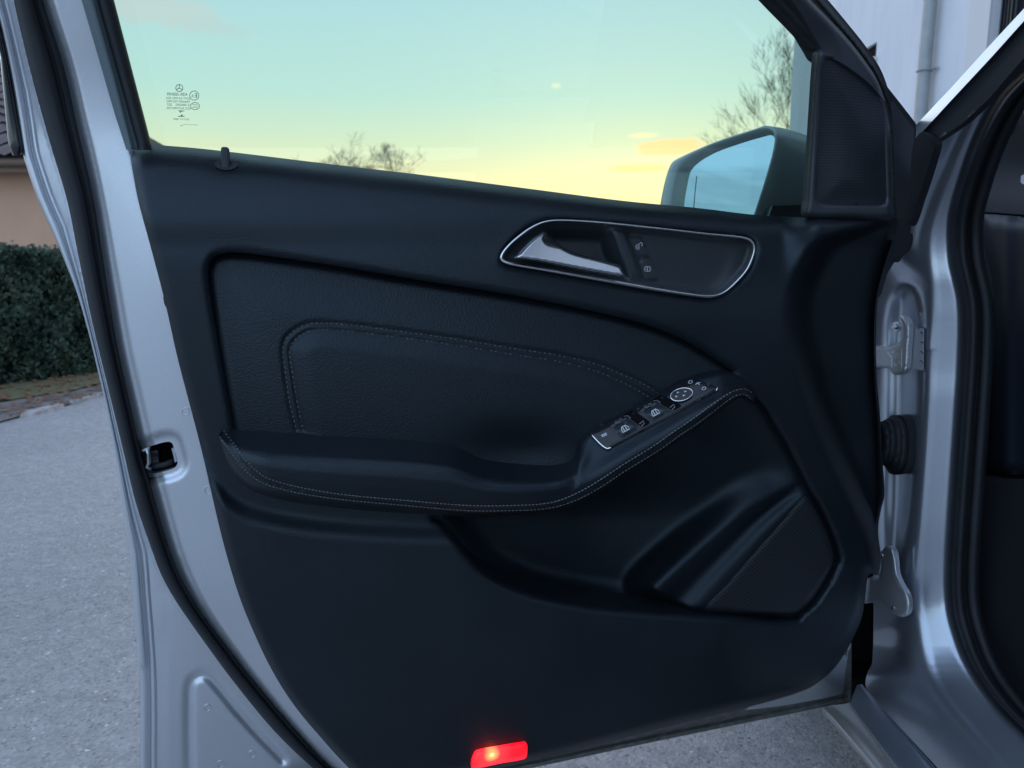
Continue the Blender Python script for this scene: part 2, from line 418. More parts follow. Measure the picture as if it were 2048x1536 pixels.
def tube(path, rad, m, name, parent, sides=8, closed=False, ell=1.0, up=None, caps=True):
    P = np.asarray(path, float); n = len(P)
    r = np.broadcast_to(np.asarray(rad, float), (n,))
    if closed: tg = np.roll(P, -1, 0) - np.roll(P, 1, 0)
    else: tg = np.gradient(P, axis=0)
    tg /= np.linalg.norm(tg, axis=1)[:, None] + 1e-12
    up = np.array(DN if up is None else up, float)
    V = []; Fs = []
    for i in range(n):
        a = np.cross(up, tg[i]); a /= np.linalg.norm(a) + 1e-12; b = np.cross(tg[i], a)
        for k in range(sides):
            th = 2 * math.pi * k / sides; V.append(P[i] + r[i] * (a * math.cos(th) + b * ell * math.sin(th)))
    rings = n if closed else n - 1
    for i in range(rings):
        j = (i + 1) % n
        for k in range(sides):
            l = (k + 1) % sides; Fs.append((i*sides+k, i*sides+l, j*sides+l, j*sides+k))
    if not closed and caps:
        Fs.append(tuple(range(sides))[::-1]); Fs.append(tuple((n-1)*sides + k for k in range(sides)))
    return new_mesh(name, V, Fs, m, parent)
def loft(name, curves, m, parent, smooth=True, closed=False):
    """surface through several 3D curves with the same number of points"""
    C = [np.asarray(c, float) for c in curves]; n = len(C[0]); V = np.vstack(C); Fs = []
    for i in range(len(C) - 1):
        for j in range(n if closed else n - 1):
            k = (j + 1) % n; Fs.append((i*n+j, i*n+k, (i+1)*n+k, (i+1)*n+j))
    return new_mesh(name, V, Fs, m, parent, smooth)
def box(name, lo, hi, m, parent=None, bevel=0.0):
    bm = bmesh.new(); bmesh.ops.create_cube(bm, size=1)
    lo = Vector(lo); hi = Vector(hi)
    for v in bm.verts: v.co = Vector(((v.co.x + .5) * (hi.x - lo.x) + lo.x, (v.co.y + .5) * (hi.y - lo.y) + lo.y, (v.co.z + .5) * (hi.z - lo.z) + lo.z))
    if bevel: bmesh.ops.bevel(bm, geom=bm.edges[:], offset=bevel, segments=2, profile=.6, affect='EDGES')
    V = [v.co.copy() for v in bm.verts]; bm.verts.index_update(); Fs = [tuple(v.index for v in f.verts) for f in bm.faces]; bm.free()
    return new_mesh(name, V, Fs, m, parent, smooth=False)
def strokes(name, lines, wpx, hfun, m, parent, lift=.0006, surf=door, thick=.0005):
    """thin printed or raised lines that follow a surface; each line is a list of pixel-plane points"""
    V = []; Fs = []
    for ln in lines:
        ln = np.asarray(ln, float); tg = np.gradient(ln, axis=0); tg /= np.linalg.norm(tg, axis=1)[:, None] + 1e-9
        nr = np.stack([-tg[:, 1], tg[:, 0]], -1) * wpx / 2
        a, b = ln + nr, ln - nr; s = len(V); n = len(ln)
        top_a = surf(a[:, 0], a[:, 1], hfun(a) + lift); top_b = surf(b[:, 0], b[:, 1], hfun(b) + lift)
        back = DN * thick
        V += list(top_a) + list(top_b) + list(top_a - back) + list(top_b - back)
        for i in range(n - 1):
            Fs += [(s+i, s+i+1, s+n+i+1, s+n+i), (s+i, s+2*n+i, s+2*n+i+1, s+i+1), (s+n+i, s+n+i+1, s+3*n+i+1, s+3*n+i)]
        Fs += [(s, s+n, s+3*n, s+2*n), (s+n-1, s+3*n-1, s+4*n-1, s+2*n-1)]
    return new_mesh(name, V, Fs, m, parent, smooth=False)
def poly_print(name, polys, hfun, m, parent, lift=.0006):
    V = []; Fs = []
    for p in polys:
        p = np.asarray(p, float); s = len(V); V += list(door(p[:, 0], p[:, 1], hfun(p) + lift)); Fs.append(tuple(range(s, s + len(p))))
    return new_mesh(name, V, Fs, m, parent, smooth=False)
def stitches(path, step, ln, wd, hfun, parent, name='stitching'):
    P = resample(path, step); tg = np.gradient(P, axis=0); tg /= np.linalg.norm(tg, axis=1)[:, None]
    nr = np.stack([-tg[:, 1], tg[:, 0]], -1); V = []; Fs = []
    jit = rng.uniform(.8, 1.15, len(P))
    hh = hfun(P)
    for p, a, b, j, h in zip(P, tg, nr, jit, hh):
        s = len(V)
        c = np.array([p - a*ln/2*j, p - a*ln*.2 + b*wd/2, p + a*ln*.2 + b*wd/2, p + a*ln/2*j, p + a*ln*.2 - b*wd/2, p - a*ln*.2 - b*wd/2])
        top = door(c[:, 0], c[:, 1], h + np.array([.0002, .0011, .0011, .0002, .0011, .0011])); bot = top - DN * .0015
        V += list(top) + list(bot); Fs.append((s, s+1, s+2, s+3, s+4, s+5))
        for i in range(6): k = (i + 1) % 6; Fs.append((s+i, s+k, s+6+k, s+6+i))
    o = new_mesh(name, V, Fs, 'thread', parent, smooth=False); o['kind'] = 'stuff'; return o
def text_print(name, body, px, py, hpx, hfun, m, parent, width=None, rot=0.0, mirror=True, lift=.0006):
    cu = bpy.data.curves.new(name, 'FONT'); cu.body = body; cu.align_x = 'CENTER'; cu.align_y = 'CENTER'; cu.resolution_u = 3
    ob = bpy.data.objects.new(name, cu); COL.objects.link(ob); bpy.context.view_layer.update()
    me = bpy.data.meshes.new_from_object(ob.evaluated_get(bpy.context.evaluated_depsgraph_get()))
    V = np.array([v.co[:2] for v in me.vertices]); Fs = [tuple(p.vertices) for p in me.polygons]
    bpy.data.objects.remove(ob); bpy.data.curves.remove(cu); bpy.data.meshes.remove(me)
    V -= (V.max(0) + V.min(0)) / 2; k = hpx / (V[:, 1].max() * 2); kx = k if width is None else width / (V[:, 0].max() * 2)
    x = V[:, 0] * kx * (-1 if mirror else 1); y = -V[:, 1] * k
    c, s = math.cos(rot), math.sin(rot); P = np.stack([px + x*c - y*s, py + x*s + y*c], -1)
    return new_mesh(name, door(P[:, 0], P[:, 1], hfun(P) + lift), Fs, m, parent, smooth=False)
const = lambda v: (lambda P: np.full(len(P), float(v)))
def circle(cx, cy, rx, ry, n=32, rot=0.0):
    a = np.linspace(0, 2*math.pi, n, endpoint=False); x = rx*np.cos(a); y = ry*np.sin(a); c, s = math.cos(rot), math.sin(rot)
    return np.stack([cx + x*c - y*s, cy + x*s + y*c], -1)

# ================================================================== SETTING: road, verge, hedge, houses, trees
def struct(o): o['kind'] = 'structure'; return o
def sheet(name, pts, z, m):
    return struct(new_mesh(name, [(p[0], p[1], z) for p in pts], [tuple(range(len(pts)))], m, None, False))
sheet('road', [(-300, -300), (300, -300), (300, 600), (-300, 600)], 0.0, 'asphalt')
# kerb line and hedge base as they run on the ground
ka, kb = ground(0, 846), ground(205, 792); kd = (kb - ka)[:2] / np.linalg.norm((kb - ka)[:2]); kn = np.array([-kd[1], kd[0]])
ha, hb = ground(0, 779), ground(195, 750); hd = (hb - ha)[:2] / np.linalg.norm((hb - ha)[:2]); hn = np.array([-hd[1], hd[0]])
e0, e1 = ka[:2] - kd * 9, ka[:2] + kd * 16
g0, g1 = ha[:2] - hd * 9, ha[:2] + hd * 16
mid0, mid1 = e0 * .55 + g0 * .45, e1 * .55 + g1 * .45
n = 60
inner = [mid0 + (mid1 - mid0) * i / n + kn * rng.uniform(-.10, .10) for i in range(n + 1)]
outer = [e0 + (e1 - e0) * i / n + kn * rng.uniform(-.05, .05) for i in range(n + 1)]
struct(new_mesh('gravel_verge', [(*p, .012) for p in outer] + [(*p, .016) for p in inner], [(i, i+1, n+2+i, n+1+i) for i in range(n)], 'verge_gravel', None, False))
back0, back1 = g0 + hn * 3.5, g1 + hn * 3.5
struct(new_mesh('grass_verge', [(*p, .024) for p in inner] + [(*(back0 + (back1 - back0) * i / n), .05) for i in range(n + 1)], [(i, i+1, n+2+i, n+1+i) for i in range(n)], 'verge_soil', None, False))
# edging stones along the road: worn, uneven, some missing
for i in range(22):
    if i in (7, 13, 18): continue
    p = ka[:2] - kd * 3 + kd * i * .42; ln = random.uniform(.16, .33); wd = random.uniform(.03, .06)
    a0 = random.uniform(-.07, .07); dx = np.array([kd[0]*math.cos(a0) - kd[1]*math.sin(a0), kd[0]*math.sin(a0) + kd[1]*math.cos(a0)]); dy = np.array([-dx[1], dx[0]])
    pr = []
    for k in range(9):
        th = 2 * math.pi * k / 9; rr = random.uniform(.85, 1.1)
        pr.append(p + dx * ln * math.copysign(abs(math.cos(th)) ** .6, math.cos(th)) * rr + dy * wd * math.sin(th) * rr)
    V = [(*q, .0) for q in pr] + [(*(p + (q - p) * .86), .024) for q in pr]; Fs = [(k, (k+1) % 9, 9+(k+1) % 9, 9+k) for k in range(9)] + [tuple(range(9, 18))]
    o = new_mesh('edging_stone', V, Fs, 'kerb_stone', bpy.data.objects['gravel_verge'], False)
# fallen leaves and pale pebbles on the verge
V = []; Fs = []
for i in range(1500):
    p = ka[:2] + kd * random.uniform(-2, 9) + kn * random.uniform(-.05, 1.0) ** 1; a = random.uniform(0, 6.3); s = random.uniform(.008, .026)
    b = len(V); z0 = .03
    for k in range(5):
        th = a + k * 2 * math.pi / 5; V.append((p[0] + s * math.cos(th) * 1.3, p[1] + s * math.sin(th), z0 + random.uniform(0, .012)))
    V.append((p[0], p[1], z0 + .018)); Fs += [(b+k, b+(k+1) % 5, b+5) for k in range(5)]
o = new_mesh('leaf_litter', V, Fs, 'dry_leaf', None, False); o['kind'] = 'stuff'; o['label'] = 'dead leaves and pebbles lying on the verge below the hedge'; o['category'] = 'leaf litter'

hedge = empty('hedge', (*(ha[:2] + hn * .4), 0), 'clipped dark green hedge in front of the tan plastered house', 'hedge')
HL0, HL1, HD, HH = -5.0, 7.0, .85, 1.115
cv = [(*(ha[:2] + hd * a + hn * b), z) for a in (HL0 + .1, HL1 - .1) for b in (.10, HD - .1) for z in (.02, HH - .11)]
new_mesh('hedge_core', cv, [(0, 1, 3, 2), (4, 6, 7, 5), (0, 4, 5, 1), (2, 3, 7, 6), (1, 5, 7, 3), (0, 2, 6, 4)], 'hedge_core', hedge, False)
def leaves(n, a0, a1, size):
    a = rng.uniform(a0, a1, n); face = rng.random(n)
    b = np.where(face < .62, np.abs(rng.normal(0, .055, n)), rng.uniform(0, HD, n))
    z = np.where(face < .62, rng.uniform(.02, HH, n), HH - np.abs(rng.normal(0, .04, n)))
    lump = .045 * np.sin(a * 7.1 + z * 5) + .035 * np.sin(a * 13.7 - z * 9 + 1) + .02 * np.sin(a * 31 + z * 23)
    b = b + lump * (face < .62); z = z + np.where(face >= .62, .4 * lump + (rng.random(n) < .06) * rng.uniform(0, .07, n), 0)
    C = np.stack([ha[0] + hd[0]*a + hn[0]*b, ha[1] + hd[1]*a + hn[1]*b, z], -1)
    d1 = rng.normal(0, 1, (n, 3)); d1[:, 2] = np.abs(d1[:, 2]) + .4; d1 /= np.linalg.norm(d1, axis=1)[:, None]
    d2 = np.cross(d1, rng.normal(0, 1, (n, 3))); d2 /= np.linalg.norm(d2, axis=1)[:, None]
    s = rng.uniform(.7, 1.4, n)[:, None] * size
    V = np.stack([C - d1*s*.2, C + d2*s*.35 + d1*s*.3, C + d1*s, C - d2*s*.35 + d1*s*.3], 1).reshape(-1, 3)
    return V, [tuple(range(4*i, 4*i+4)) for i in range(n)]
V1, F1 = leaves(42000, -1.6, 2.6, .034); V2, F2 = leaves(26000, HL0, HL1, .05)
fo = new_mesh('foliage', np.vstack([V1, V2]), F1 + [tuple(k + len(V1) for k in f) for f in F2], 'hedge_leaf', hedge, False); fo['kind'] = 'stuff'

# tan house behind the hedge: hipped roof, gutter
th = empty('tan_house', (-9.5, 13, 0), 'tan plastered house with dark hipped roof behind the hedge', 'house')
box('wall', (-19, 11, 0), (-6.55, 19, 2.42), 'tan_plaster', th)
box('fascia', (-19.3, 10.62, 2.30), (-6.22, 10.66, 2.46), 'tan_fascia', th)
box('soffit', (-19.3, 10.66, 2.38), (-6.22, 11.0, 2.42), 'tan_fascia', th)
tube([(-19.3, 10.57, 2.42), (-6.22, 10.57, 2.42)], .055, 'tan_fascia', 'gutter', th, 10, up=(0, 0, 1))
rf = new_mesh('roof', [(-19.4, 10.55, 2.47), (-6.15, 10.55, 2.47), (-6.15, 19.4, 2.47), (-19.4, 19.4, 2.47), (-15, 15, 4.9), (-9.6, 15, 4.9)],
         [(0, 1, 5, 4), (1, 2, 5), (2, 3, 4, 5), (3, 0, 4), (0, 3, 2, 1)], 'roof_tile', th, False)
# tiles on the front slope, course by course
nrm = np.cross(np.array([1, 0, 0]), np.array([0, 4.45, 2.43])); nrm /= np.linalg.norm(nrm)
bmV = []; bmF = []
for r_ in range(12):
    f0 = r_ / 12; y0 = 10.5 + 4.45 * f0; z0 = 2.49 + 2.43 * f0; x1 = -6.2 - 3.4 * f0; x = x1
    while x > -14.5 + 0 * f0:
        b = len(bmV); wv = .30; sl = np.array([0, 4.45, 2.43]) / 12 * 1.12
        for (du, dv, dh) in ((0, 0, .05), (-.07, 0, .075), (-.15, 0, .05), (-.22, 0, .02), (-wv, 0, .05), (0, 1, .015), (-.07, 1, .04), (-.15, 1, .015), (-.22, 1, -.01), (-wv, 1, .015)):
            bmV.append(np.array([x + du, y0, z0]) + sl * dv + nrm * dh)
        bmF += [(b+i, b+i+1, b+6+i, b+5+i) for i in range(4)]; x -= wv
o = new_mesh('roof_tile', bmV, bmF, 'roof_tile', rf, True); o['kind'] = 'stuff'

# white house along the drive
WX = 3.55; WY1 = 9.76
wh = empty('white_house', (WX + 3, 6, 0), 'white plastered house with a zinc downpipe beside the car', 'house')
def wall_rect(y0, y1, z0, z1, x=WX): return [(x, y0, z0), (x, y1, z0), (x, y1, z1), (x, y0, z1)]
dy0, dy1, dz1 = 3.2, 5.76, 4.2     # the dark framed opening
vy0, vy1, vz0, vz1 = 7.55, 8.35, 3.01, 3.15   # slit window
def wall_with_holes():
    ys = [-6, dy0, dy1, vy0, vy1, WY1]; zs = [0, .9, vz0, vz1, dz1, 6.8]; V = []; Fs = []
    for i in range(5):
        for j in range(5):
            if i == 1 and 1 <= j <= 3: continue
            if i == 3 and j == 2: continue
            b = len(V); V += wall_rect(ys[i], ys[i+1], zs[j], zs[j+1]); Fs.append((b, b+3, b+2, b+1))
    b = len(V); V += [(WX, WY1, 0), (WX + 7, WY1, 0), (WX + 7, WY1, 6.8), (WX, WY1, 6.8)]; Fs.append((b, b+1, b+2, b+3))
    for (a0, a1, c0, c1, dep) in ((dy0, dy1, .9, dz1, .16), (vy0, vy1, vz0, vz1, .05)):   # reveals
        for q in ([(a1, c0), (a1, c1)], [(a0, c0), (a0, c1)], [(a0, c1), (a1, c1)], [(a0, c0), (a1, c0)]):
            b = len(V); V += [(WX, *q[0]), (WX, *q[1]), (WX + dep, *q[1]), (WX + dep, *q[0])]; Fs.append((b, b+1, b+2, b+3))
    b = len(V); V += wall_rect(-6, WY1, 0, 6.8, WX + 7); Fs.append((b, b+1, b+2, b+3))
    return new_mesh('wall', V, Fs, 'white_plaster', wh, False)
wall_with_holes()
box('roof', (WX - .5, -6.5, 6.8), (WX + 7.5, WY1 + .45, 7.1), 'roof_tile', wh)
box('window_surround', (WX - .025, dy1 + .002, .85), (WX + .01, dy1 + .26, dz1 + .2), 'white_trim', wh)
wf = box('window_frame', (WX + .06, dy1 - .16, .92), (WX + .13, dy1 - .003, dz1 - .003), 'window_black', wh, .008)
for k in range(4): box('frame_rib', (WX + .045, dy1 - .14 + k * .036, .93), (WX + .0605, dy1 - .125 + k * .036, dz1 - .01), 'window_black', wf)
box('window_frame', (WX + .06, dy0 + .003, .92), (WX + .13, dy0 + .12, dz1 - .003), 'window_black', wh, .008)
box('window_pane', (WX + .09, dy0 + .12, .95), (WX + .10, dy1 - .16, dz1 - .01), 'pane_dark', wh)
box('slit_window', (WX + .035, vy0 + .004, vz0 + .004), (WX + .06, vy1 - .004, vz1 - .004), 'deep_black', wh)
box('window_sill', (WX - .05, vy0 - .03, vz0 - .035), (WX + .03, vy1 + .03, vz0 - .002), 'white_trim', wh, .004)
PY = 6.50
zz_ = np.linspace(.15, 6.7, 14)
dp = tube([(WX - .075, PY + .006 * math.sin(3 * z), z) for z in zz_], .052, 'zinc_pipe', 'downpipe', wh, 16, up=(1, 0, 0))
for z in (.8, 2.62, 4.4):
    a = np.linspace(0, 2*math.pi, 24, endpoint=False)
    br = tube([(WX - .075 + .057*math.cos(q), PY + .057*math.sin(q), z) for q in a], .008, 'zinc_pipe', 'pipe_bracket', dp, 6, True, up=(0, 0, 1))
    tube([(WX - .02, PY - .05, z), (WX - .02, PY - .11, z)], .007, 'bolt_steel', 'bracket_screw', dp, 6, up=(0, 0, 1))

# bare trees
def bare_tree(name, base, height, spread, seed, label, depth=6, lean=(0, 0), first=.25, rmin=.0035):
    rr = random.Random(seed); root = empty(name, base, label, 'tree', 'bare trees beyond the road')
    segs = []
    def grow(p, d, ln, rad, lv):
        k = 3 if lv < 2 else 2; pts = [p]; q = p.copy(); dd = d.copy()
        for i in range(k):
            dd = (dd + Vector((rr.gauss(0, .13), rr.gauss(0, .13), rr.gauss(.04, .08)))).normalized(); q = q + dd * ln / k; pts.append(q.copy())
        rads = [rad * (1 - .42 * i / k) for i in range(k + 1)]
        segs.append((pts, rads, lv))
        if lv >= depth: return
        nb = rr.choice((2, 3, 3)) if lv < depth - 1 else rr.choice((3, 4))
        for b in range(nb):
            f = 1.0 if b == 0 else rr.uniform(.35, 1.0); i = min(k, max(1, int(round(f * k)))); s = pts[i]
            ax = Vector((rr.gauss(0, 1), rr.gauss(0, 1), rr.gauss(0, .5))).normalized()
            nd = (dd * 1.0 + ax * rr.uniform(.35, .85) * spread + Vector((0, 0, .12))).normalized()
            grow(s, nd, ln * rr.uniform(.62, .86), max(rads[i] * rr.uniform(.52, .72), rmin), lv + 1)
    grow(Vector(base), Vector((lean[0], lean[1], 1)).normalized(), height * first, height * .020, 0)
    for part, sel in (('trunk', lambda l: l == 0), ('crown', lambda l: l > 0)):
        V = []; Fs = []
        for pts, rads, lv in segs:
            if not sel(lv): continue
            ns = 10 if lv == 0 else (5 if lv < 3 else 3); b = len(V)
            for i, (p, r_) in enumerate(zip(pts, rads)):
                d = (pts[min(i+1, len(pts)-1)] - pts[max(i-1, 0)]).normalized(); a = d.orthogonal().normalized(); c = d.cross(a)
                for k in range(ns): V.append(p + (a * math.cos(2*math.pi*k/ns) + c * math.sin(2*math.pi*k/ns)) * r_)
            for i in range(len(pts) - 1):
                for k in range(ns): l = (k+1) % ns; Fs.append((b+i*ns+k, b+i*ns+l, b+(i+1)*ns+l, b+(i+1)*ns+k))
        new_mesh(part, V, Fs, 'bark', root)
def base_at(px, Y):
    return (( px - 1024) / F * Y * 1.0, Y, 0)
bare_tree('bare_tree', base_at(1648, 21), 11.2, .80, 13, 'bare tree with upright branches beside the corner of the white house', 8, rmin=.004)
bare_tree('bare_tree', base_at(676, 38), 12.7, 1.6, 3, 'bare tree with a low rounded crown standing far beyond the road', 9, first=.20, rmin=.005)

# ================================================================== THE OPEN DOOR
CAR = empty('silver_car', (.9, .6, 0), 'silver car with its front door wide open, black leather trim and lit red door lamp', 'car')
DOOR = CAR
col = lambda L_: (np.array([p[0] for p in L_], float), np.array([p[1] for p in L_], float))   # list of (y, x)
def xof(L_):
    y, x = col(L_); return lambda q: np.interp(q, y, x)
def xsm(L_, sig=14.0):
    f = xof(L_); yt = np.arange(-260, 1662, 2.0); v = f(yt); k = np.exp(-(np.arange(-40, 41) * 2 / sig) ** 2 / 2); k /= k.sum()
    v = np.convolve(np.pad(v, 40, 'reflect', reflect_type='odd'), k, 'valid'); return lambda q: np.interp(q, yt, v)
def yof(L_):
    x, y = col(L_); return lambda q: np.interp(q, x, y)
def sp(L_, n=6):                                   # smooth a (y, x) or (x, y) list
    return [tuple(p) for p in spline(L_, n)]
hem_x = xof(sp([(-260, -120), (-120, -62), (0, -16), (55, 0), (130, 16), (234, 34), (302, 44), (330, 52), (400, 76), (486, 114), (525, 130), (587, 154), (666, 177), (752, 198), (800, 209), (930, 234), (1034, 250), (1112, 260), (1200, 267), (1335, 277), (1423, 279), (1536, 279), (1660, 284)]))
seal_l = xsm(sp([(-260, -28), (-120, 2), (0, 27), (100, 50), (193, 74), (300, 104), (400, 134), (509, 156), (647, 185), (800, 222), (904, 247), (1008, 272), (1112, 308), (1150, 322), (1200, 350), (1250, 384), (1300, 420), (1352, 458), (1461, 547), (1536, 625), (1600, 705), (1660, 800)]))
seal_r = xsm(sp([(-260, 40), (-120, 64), (0, 88), (130, 130), (256, 158), (400, 190), (556, 214), (686, 235), (800, 260), (896, 282), (982, 307), (1086, 336), (1150, 361), (1200, 388), (1240, 414), (1290, 452), (1341, 492), (1447, 581), (1536, 663), (1600, 745), (1660, 840)]))
trim_e = xsm(sp([(-260, 92), (-120, 130), (0, 167), (130, 205), (230, 234), (300, 257), (330, 263), (400, 276), (478, 297), (608, 331), (712, 354), (800, 377), (904, 404), (1047, 437), (1120, 456), (1200, 481), (1259, 505), (1320, 533), (1372, 562), (1420, 595), (1464, 632), (1536, 697), (1600, 775), (1660, 880)]))

latch_hole = spline([(287, 899), (300, 893), (330, 884), (343, 885), (348, 897), (355, 922), (353, 932), (344, 938), (318, 945), (301, 948), (296, 940), (290, 920)], 5, True)
groove = spline([(379, 1660), (379, 1536), (379, 1380), (386, 1360), (406, 1351), (426, 1363), (470, 1416), (520, 1472), (566, 1519)], 6)
def shell_h(P):
    x, y = P[:, 0], P[:, 1]; hx, sl, sr, te = hem_x(y), seal_l(y), seal_r(y), trim_e(y)
    w_ = np.minimum(sl - hx, 46)
    rid = np.clip(np.full_like(y, 338.), hx + w_ * .85, np.maximum(sl - 3, hx + w_))
    wide = sm(60, 130, sl - hx)
    xs = [hx, hx + w_*.12, hx + w_*.34, hx + w_*.48, hx + w_*.56, hx + w_*.75, rid, sl, sr, sr + (te - sr)*.12, sr + (te - sr)*.30, te, te + 60]
    low = sm(1150, 1400, y)
    hs = [-.104, -.098, -.099, -.106, -.100, -.100 + 0*wide, -.094 - .004*wide, -.087 - .012*low, -.083 - .012*low, -.068 - .014*low, -.061 - .010*low, -.054 - .004*low - .008*sm(620, 230, y), -.060 - .004*low - .014*sm(620, 230, y)]
    h = np.zeros(len(P)); h += np.where(x <= xs[0], hs[0], 0); done = x <= xs[0]
    for i in range(len(xs) - 1):
        a, b = xs[i], xs[i+1]; k = (~done) & (x <= b)
        q = np.clip((x - a) / np.maximum(b - a, 1e-3), 0, 1); q = q*q*(3-2*q) if i in (0, 8, 9) else q
        ha_, hb_ = np.broadcast_to(hs[i], x.shape), np.broadcast_to(hs[i+1], x.shape)
        h = np.where(k, ha_ + (hb_ - ha_) * q, h); done |= k
    h = np.where(done, h, np.broadcast_to(hs[-1], x.shape))
    dl = dist(P, latch_hole, True); out = ~inside(P, latch_hole)
    h -= .007 * (1 - sm(8, 26, dl)) * (x > sr - 3)                    # stamped seat round the latch
    h -= .0055 * np.exp(-(dist(P, groove) / 8.5) ** 2) * (y > 1300)   # stamped groove
    return h
yy = np.linspace(-240, 1660, 200)
def hem_in(y): return hem_x(y) + np.minimum(seal_l(y) - hem_x(y), 46) * .78
ol = np.vstack([np.stack([hem_in(yy), yy], -1), np.stack([trim_e(yy) + 2 + 40 * sm(292, 335, yy), yy], -1)[::-1]])
DOOR = shell = patch('door', ol, shell_h, 4.5, 'silver_inner', CAR, holes=[latch_hole], skirt=.012, bstep=6)
DOOR['label'] = 'open door with black leather trim panel, armrest and red lamp'
# folded hem along the rear edge, in long strips so that its edges run clean
yh = np.linspace(-240, 1660, 420); w_h = np.minimum(seal_l(yh) - hem_x(yh), 46)
step_ = .003 * sm(1332, 1338, yh)
loft('door_hem', [door(hem_x(yh) + w_h * a + (2.5 * sm(1332, 1336, yh) if a < .3 else 0), yh, np.full(420, b) - step_ * (a < .4)) for a, b in
     ((0, -.116), (0, -.104), (.06, -.0995), (.14, -.098), (.24, -.0985), (.34, -.099), (.42, -.1025), (.46, -.106), (.50, -.1045), (.54, -.1005), (.60, -.0985), (.68, -.0985), (.74, -.1000), (.80, -.1003))], 'silver_inner', DOOR)
for (wx, wy, wr) in ((371, 823, 7), (417, 980, 8), (415, 1415, 6.5), (504, 1508, 6.5), (441, 1528, 6.5)):
    c = circle(wx, wy, wr, wr * 1.05, 20); tube(door(c[:, 0], c[:, 1], shell_h(c) + .0001), .00055, 'silver_inner', 'spot_weld', shell, 6, True)
# lower edge of the shell with its folded hem
hem_b = yof(sp([(560, 1648), (800, 1590), (1064, 1536), (1264, 1493), (1496, 1445), (1600, 1424), (1690, 1405), (1702, 1403)]))
trim_b = yof(sp([(560, 1620), (700, 1605), (860, 1562), (1000, 1535), (1078, 1519), (1171, 1496), (1310, 1460), (1449, 1426), (1526, 1405), (1597, 1384), (1630, 1369), (1663, 1342), (1690, 1306), (1702, 1285)]))
def low_h(P):
    x, y = P[:, 0], P[:, 1]; hb, tb = hem_b(x), trim_b(x); w_ = np.minimum(20 + 0*x, (hb - tb) * .7)
    d = hb - y; e = 1702 - x
    d = np.minimum(d, e + 3)
    h = np.interp(d, [0, 3, 9, 12, 17, 60], [-.104, -.098, -.0985, -.105, -.099, -.070])
    return np.maximum(h, -.106)
xx = np.linspace(560, 1702, 200); hb_, tb_ = hem_b(xx), trim_b(xx)
prof_ = ((0, -.112), (0, -.104), (3, -.098), (8, -.0985), (11, -.105), (13, -.1045), (16, -.099), (20, -.097))
lh_ = loft('lower_hem', [door(xx, hb_ - np.minimum(d, 1e3), np.full(200, h)) for d, h in prof_] + [door(xx, np.minimum(hb_ - 22, tb_ + 4), np.full(200, -.090)), door(xx, np.minimum(hb_ - 24, tb_) - 26, np.full(200, -.068))], 'grimy_metal', DOOR)
yv = np.linspace(1285, 1403, 40)
loft('front_hem', [door(np.full(40, 1703.0 - d * .75), yv, np.full(40, h + .0015)) for d, h in prof_], 'grimy_metal', DOOR)
tri = [(1702, 1287), (1690, 1308), (1663, 1344), (1630, 1371), (1597, 1386), (1540, 1403), (1480, 1420), (1560, 1412), (1640, 1398), (1682, 1388), (1687, 1384), (1690, 1350), (1696, 1310)]
patch('lower_shell_corner', spline(tri, 4, True), lambda P: low_h(P) + .002 + .010 * (1 - sm(1330, 1400, P[:, 1])), 4, 'silver_inner', DOOR, skirt=.006, bstep=4)
# outer skin behind it all
osk = [(hem_x(y) + 2, y) for y in np.linspace(330, 1640, 40)] + [(x, hem_b(x) - 2) for x in np.linspace(600, 1700, 40)] + [(1700, 1280), (1735, 1100), (1750, 900), (1752, 600), (1785, 480), (1600, 466), (1250, 430), (830, 378), (512, 340), (300, 318), (120, 330)]
patch('outer_skin', np.array(osk), const(-.118), 40, 'silver_paint', DOOR, skirt=.004, bstep=20)
for k, (a, b) in enumerate([((1701, 1287), (1701, 1404))]):
    pass
fe = spline([(1786, 480), (1768, 535), (1752, 600), (1748, 680), (1750, 760), (1756, 830), (1762, 930), (1764, 990), (1757, 1020), (1750, 1060), (1756, 1118), (1748, 1150), (1732, 1160), (1724, 1205), (1716, 1240), (1700, 1284)], 4)
fe2 = np.stack([np.interp(fe[:, 1], [440, 600, 900, 1100, 1284], [1782, 1746, 1744, 1730, 1700]), fe[:, 1]], -1)
loft('door_front_face', [door(fe[:, 0], fe[:, 1], np.full(len(fe), -.03)), door(fe2[:, 0], fe2[:, 1], np.full(len(fe), -.117))], 'black_rubber', DOOR)
# rubber seal: bulbous strip with a lip
ys = np.concatenate([np.linspace(-240, 1100, 120), np.linspace(1110, 1650, 70)])
def ring_loft(name, cols, m):
    return loft(name, [door(x, ys, np.broadcast_to(h, ys.shape)) for x, h in cols], m, DOOR)
L_, R_ = seal_l(ys), seal_r(ys); wv = R_ - L_
lw = sm(1150, 1400, ys) * .012
ring_loft('weather_seal', [(L_, -.088 - lw), (L_ + .03*wv, -.076 - lw), (L_ + .18*wv, -.067 - lw), (L_ + .40*wv, -.063 - lw), (L_ + .58*wv, -.066 - lw), (L_ + .64*wv, -.074 - lw), (L_ + .70*wv, -.078 - lw), (L_ + .76*wv, -.074 - lw), (L_ + .86*wv, -.074 - lw), (L_ + .94*wv, -.082 - lw), (R_ + .02*wv, -.086 - lw)], 'black_rubber')
